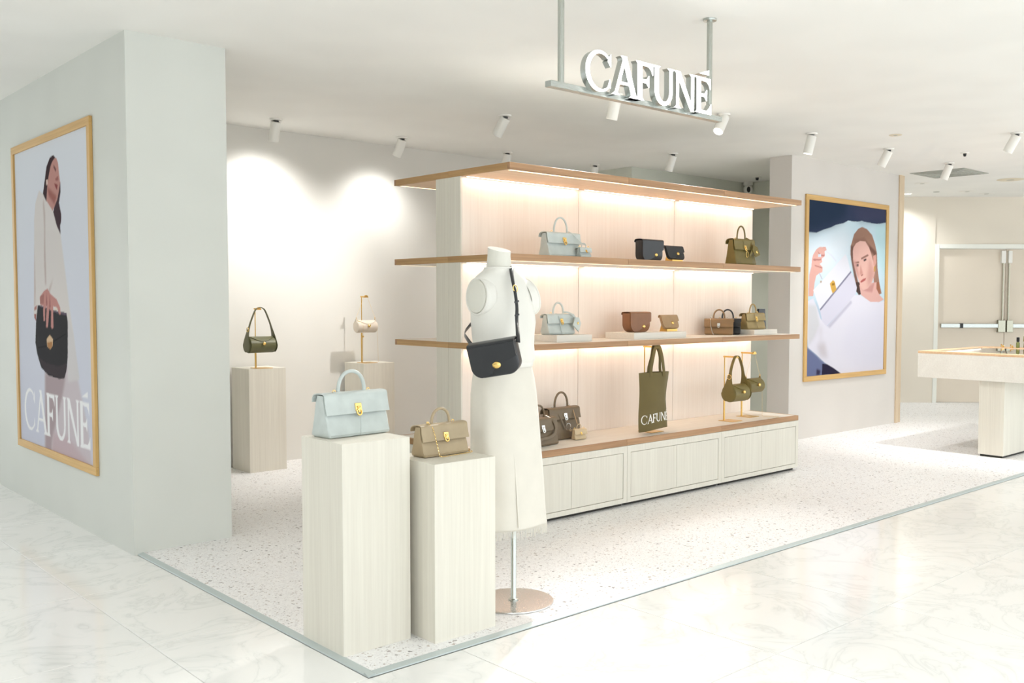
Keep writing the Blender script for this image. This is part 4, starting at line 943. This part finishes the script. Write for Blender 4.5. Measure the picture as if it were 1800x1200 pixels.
# ------------------------------------------------------------------ hanging sign with lit letters
def sign():
    t = thing('hanging_sign', 'lit white serif letters on a steel bar hung from the ceiling', 'sign', (2.832, 3.09, 2.324))
    MB().box(0, 1.2, -.012, .028, 0, .026, .0015).build('bar', M['steel'], t, 0)
    for x in (.076, 1.116):
        p = MB().tube([(x, .008, .025), (x, .008, CEIL-2.324-.008)], .0145, 16).build('suspension_pole', M['steelv'], t)
        MB().lathe([(.015, -.012), (.034, -.010), (.036, -.002), (.036, 0)], 24, (x, .008, CEIL-2.324-.0005)).build('canopy_disc', M['steel'], p)
    letters, tot = word(WORD); h = .176; sx = .893/tot
    for lt in letters:
        m = MB(); f = MB()
        for p in lt:
            q = [(.172+a*sx, .012+b_*h) for a, b_ in p]
            m.prism(q, -.0455, -.0125); f.prism(q, -.050, -.0456)
        l_ = m.build('letter', M['steel'], t, 30); f.build('letter_face', M['signface'], l_, 0)
sign()

# ------------------------------------------------------------------ ceiling spotlights and fittings
def aim_rot(d):
    return Vector((0, 0, -1)).rotation_difference(Vector(d).normalized())
def spotlight(label, x, y, d, power, cone=70, blend=1.0, col=(1.0, 0.985, 0.965), tilt_body=None, size=0.045):
    t = thing('ceiling_spotlight', label, 'spotlight', (x, y, CEIL), 0, 'white ceiling spotlights')
    MB().lathe([(.028, -.014), (.046, -.012), (.050, -.004), (.050, -.0005)], 24).build('ceiling_ring', M['white'], t)
    MB().lathe([(.001, -.030), (.020, -.028), (.024, -.013)], 16).build('pivot', M['black'], t)
    q = aim_rot(tilt_body or d).to_matrix().to_4x4(); q.translation = (0, 0, -.028)
    b = MB().lathe([(.034, .006), (.039, .004), (.040, 0), (.040, -.148), (.036, -.150), (.036, -.138)], 24, cap=False).add([(.034*math.cos(2*PI*j/24), .034*math.sin(2*PI*j/24), .006) for j in range(24)], [tuple(range(24))]).build('lamp_body', M['white'], t)
    b.matrix_local = q
    MB().lathe([(.001, -.139), (.035, -.1395), (.035, -.136)], 24).build('lens', M['lens'], b)
    if power:
        L = bpy.data.lights.new('spot_lamp', 'SPOT'); L.energy = power; L.spot_size = math.radians(cone); L.spot_blend = blend; L.color = col; L.shadow_soft_size = size
        lo = bpy.data.objects.new('spot_lamp', L); COL.objects.link(lo); lo.parent = t
        q2 = aim_rot(d).to_matrix().to_4x4(); q2.translation = Vector((0, 0, -.028))+Vector(d).normalized()*.16; lo.matrix_local = q2
def spot_to(label, x, y, target, power, **k):
    spotlight(label, x, y, Vector(target)-Vector((x, y, CEIL-.03)), power, **k)
spot_to('white ceiling spotlight nearest the wall end, washing the rear wall', 3.627, 7.171, (3.72, 7.64, 1.75), P_SPOT*.2, cone=125, size=.1, tilt_body=(.0, .32, -1))
spot_to('white ceiling spotlight by the rear wall above the cream bag', 4.828, 7.185, (4.80, 7.64, 1.65), P_SPOT*.15, cone=125, size=.1, tilt_body=(-.1, .5, -1))
spot_to('white ceiling spotlight between the rear wall and the hanging sign', 4.827, 5.772, (3.55, 7.40, 1.05), P_SPOT*.6, cone=80, tilt_body=(-.2, .6, -1))
spot_to('white ceiling spotlight just over the near corner of the shelving top', 6.034, 7.181, (6.03, 7.64, 1.4), P_SPOT*.25, tilt_body=(0, .25, -1))
spot_to('white ceiling spotlight seen just above the shelving top board', 7.244, 7.187, (7.1, 7.64, 1.4), P_SPOT*.25, tilt_body=(0, .25, -1))
spot_to('white ceiling spotlight with dark pivot behind the shelving', 7.229, 6.106, (8.6, 7.0, 1.2), P_SPOT*.5, tilt_body=(0, .4, -1))
spot_to('white ceiling spotlight hidden partly behind the lit letters', 4.893, 4.652, (2.3, 3.35, .75), P_SPOT*1.1, cone=64, tilt_body=(0, .3, -1))
spot_to('white ceiling spotlight beside the right end of the hanging sign', 6.003, 4.563, (4.2, 3.6, .4), P_SPOT*.7, cone=70, tilt_body=(-.75, -.1, -1))
spot_to('white ceiling spotlight above the end of the shelving', 7.223, 4.56, (7.6, 3.9, .2), P_SPOT*.32, cone=110, tilt_body=(-.12, .18, -1))
spot_to('white ceiling spotlight above the square poster', 8.457, 4.51, (8.9, 5.2, .6), P_SPOT*.22, cone=80, tilt_body=(-.1, .5, -1))
spot_to('white ceiling spotlight in front of the grey ceiling vent', 9.764, 4.528, (9.7, 5.2, .6), P_SPOT*.18, cone=80, tilt_body=(-.05, .4, -1))
spot_to('large white ceiling spotlight above the display counter', 8.436, 3.334, (9.0, 3.7, .9), P_SPOT*.8, cone=80, tilt_body=(-.05, .55, -1))
def vent():
    t = thing('ceiling_vent', 'square grey ventilation grille set in the white ceiling', 'vent', (10.54, 4.89, CEIL))
    MB().box(-.31, .31, -.31, .31, -.006, -.0005, .002).build('frame', M['grille'], t, 0)
    for i in range(5):
        s = .27-.05*i
        m = MB()
        m.box(-s, s, -s, -s+.018, -.012, -.006).box(-s, s, s-.018, s, -.012, -.006).box(-s, -s+.018, -s+.018, s-.018, -.012, -.006).box(s-.018, s, -s+.018, s-.018, -.012, -.006)
        m.build('louvre', M['grille'], t, 0)
vent()
def ceiling_disc(name, label, cat, x, y, r, mat, drop=.006, dome=0):
    t = thing(name, label, cat, (x, y, CEIL))
    MB().lathe([(r*.3, -drop), (r*.92, -drop*.9), (r, -.002), (r, -.0005)], 28).build('cover', mat, t)
    if dome: MB().lathe([(.002, -dome), (r*.3, -dome*.9), (r*.42, -drop)], 16).build('sensor', M['black'], t)
    else: MB().lathe([(r*.25, -drop-.001), (r*.3, -drop-.001), (r*.3, -drop)], 20).build('centre_ring', M['grille'], t)
ceiling_disc('ceiling_speaker', 'round ivory speaker cover in the ceiling near the doors', 'speaker', 11.60, 4.644, .15, M['offw'])
ceiling_disc('access_disc', 'small round ivory cover in the ceiling before the square poster', 'ceiling cover', 7.809, 4.104, .055, M['offw'])
ceiling_disc('smoke_detector', 'small smoke detector with dark tip beside the counter spotlight', 'detector', 9.202, 4.118, .04, M['white'], .01, .04)
ceiling_disc('sprinkler_head', 'small sprinkler head on the ceiling above the security camera', 'sprinkler', 9.305, 6.59, .05, M['white'], .008, .04)
ceiling_disc('ceiling_downlight', 'unlit round downlight just past the beige post', 'downlight', 11.211, 5.533, .09, M['white'])
ceiling_disc('ceiling_downlight', 'unlit round downlight above the seam of the far wall', 'downlight', 12.208, 5.828, .04, M['grille'])
ceiling_disc('ceiling_downlight', 'unlit round downlight above the fire doors', 'downlight', 12.426, 5.519, .10, M['white'])
ceiling_disc('ceiling_downlight', 'unlit round downlight farthest along the fire doors', 'downlight', 12.866, 5.455, .10, M['white'])
def downlight(label, x, y, power, r=.075, group='recessed corridor downlights'):
    t = thing('recessed_downlight', label, 'downlight', (x, y, CEIL), 0, group)
    MB().lathe([(r*.86, -.002), (r*.9, -.008), (r, -.006), (r*1.15, -.003), (r*1.15, -.0005)], 24, cap=False).build('bezel', M['white'], t)
    MB().lathe([(.001, -.003), (r*.86, -.003), (r*.86, -.0005)], 24).build('lens', M['lens'], t)
    L = bpy.data.lights.new('downlight_lamp', 'SPOT'); L.energy = power; L.spot_size = math.radians(150); L.spot_blend = 1.0; L.shadow_soft_size = .09; L.color = (0.96, 0.985, 1.0)
    lo = bpy.data.objects.new('downlight_lamp', L); COL.objects.link(lo); lo.parent = t; lo.location = (0, 0, -.02)
downlight('lit round downlight glowing beside the beige post', 12.13, 6.189, P_DOWN*.35, .06)
for x in (-1.5, 2.6, 6.7, 10.8):  # unseen corridor lamps added to brighten the scene
    for y in (-0.6,):
        downlight('added fill downlight over the marble corridor, outside the picture', x, y, P_DOWN)
for x in (-1.0,):  # further unseen fill lamps added along the left side
    for y in (3.6, 6.8): downlight('added fill downlight over the marble corridor, outside the picture', x, y, P_DOWN*.8)

# ------------------------------------------------------------------ security camera
t = thing('security_camera', 'white dome security camera with black lens high on the rear wall', 'camera', (9.60, 6.93, CEIL))
MB().lathe([(.001, 0), (.058, -.0005), (.060, -.035), (.045, -.045), (.04, -.05)], 24).build('mount', M['whiteplastic'], t)
MB().sphere((0, 0, -.095), (.056, .056, .06), 22, 14).build('housing', M['whiteplastic'], t)
m = MB().lathe([(.001, .012), (.018, .01), (.026, 0)], 20, (0, 0, 0), 'y', .85, 1.35).build('lens', M['black'], t); m.location = (-.036, -.036, -.098); m.rotation_euler = (0, 0, math.radians(-45))

# ------------------------------------------------------------------ display counter
def counter():
    x0, x1, y0, y1, zt = 8.610, 10.077, 3.13, 4.256, 0.94
    t = thing('display_counter', 'white display counter with oak rim and glass top on a slab leg', 'counter', (x0, y0, TZ))
    O = Matrix.Translation((-x0, -y0, -TZ)); B = lambda *a: MB().box(*a).xf(O)
    zb, zw = .694, .918
    for a in ((x0, x1, y0, y0+.02), (x0, x1, y1-.02, y1), (x0, x0+.02, y0+.02, y1-.02), (x1-.02, x1, y0+.02, y1-.02)):
        B(*a, zb, zw-.0005, .001).build('fascia', M['veneerx'], t, 0)
    B(x0+.02, x1-.02, y0+.02, y1-.02, zb+.02, zb+.03).build('bottom_panel', M['veneerx'], t, 0)
    r = .10
    B(x0, x1, y0, y0+r, zw, zt, .001).build('oak_rim', M['oakpale'], t, 0); B(x0, x1, y1-r, y1, zw, zt, .001).build('oak_rim', M['oakpale'], t, 0)
    B(x0, x0+r, y0+r, y1-r, zw, zt, .001).build('oak_rim', M['oakpale'], t, 0); B(x1-r-.2, x1, y0+r, y1-r, zw, zt, .001).build('oak_rim', M['oakpale'], t, 0)
    B(x0+.02, x1-.02, y0+.02, y1-.02, zw-.06, zw-.05).build('display_tray', M['white'], t, 0)
    B(x0+r+.002, x1-r-.202, y0+r+.002, y1-r-.002, zt-.010, zt-.003, .001).build('glass_top', M['glassg'], t, 0)
    for yy in (y0+r-.03, y1-r+.01): B(x0+r, x1-r-.2, yy, yy+.02, zw-.012, zw-.001).build('showcase_light', M['caselight'], t, 0)
    B(x0+r-.03, x0+r-.01, y0+r, y1-r, zw-.012, zw-.001).build('showcase_light', M['caselight'], t, 0)
    lg = B(8.650, 9.93, 3.465, 3.690, .030, zb+.02, .001).build('leg', M['veneer'], t, 0)
    B(8.665, 9.915, 3.480, 3.675, TZ, .0305).build('plinth', M['dark'], lg, 0)
counter()
def bottle(label, x, y, z, h, r, mat, capmat, cap):
    t = thing('small_bottle', label, 'bottle', (x, y, z), 0, 'small things on the counter')
    MB().lathe([(.001, 0), (r*.95, 0), (r, .004), (r, h*(1-cap)-.012), (r*.55, h*(1-cap)-.002), (r*.5, h*(1-cap))], 20).build('glass', mat, t)
    MB().lathe([(r*.86, h*(1-cap)+.0005), (r*.86, h-.003), (r*.8, h), (.001, h)], 20).build('cap', capmat, t)
bottle('small green glass bottle with tall black cap on the counter', 9.945, 3.865, .94, .105, .017, M['greenliq'], M['black'], .42)
handle_bag('olive handbag on the counter cut off by the picture edge', (9.955, 3.70, .94), -85, .20, .12, .10, M['olive'], M['gold'], .06, .04, 'small things on the counter', .45)
def trinket(label, x, y):
    t = thing('gold_trinket', label, 'trinket', (x, y, .94), 0, 'small things on the counter')
    MB().torus((0, 0, .003), .016, .003, 'z', 16, 6).build('loop', M['gold'], t); MB().sphere((.018, 0, .012), (.009, .009, .012), 12, 8).build('stud', M['gold'], t)
    MB().lathe([(.006, .012), (.004, .02), (.008, .03)], 10, (.0, .01, 0)).build('stem', M['brass'], t)
trinket('small gold trinket on the counter beside the green bottle', 9.93, 3.92)
trinket('small gold trinket on the counter farthest from the green bottle', 9.95, 4.02)
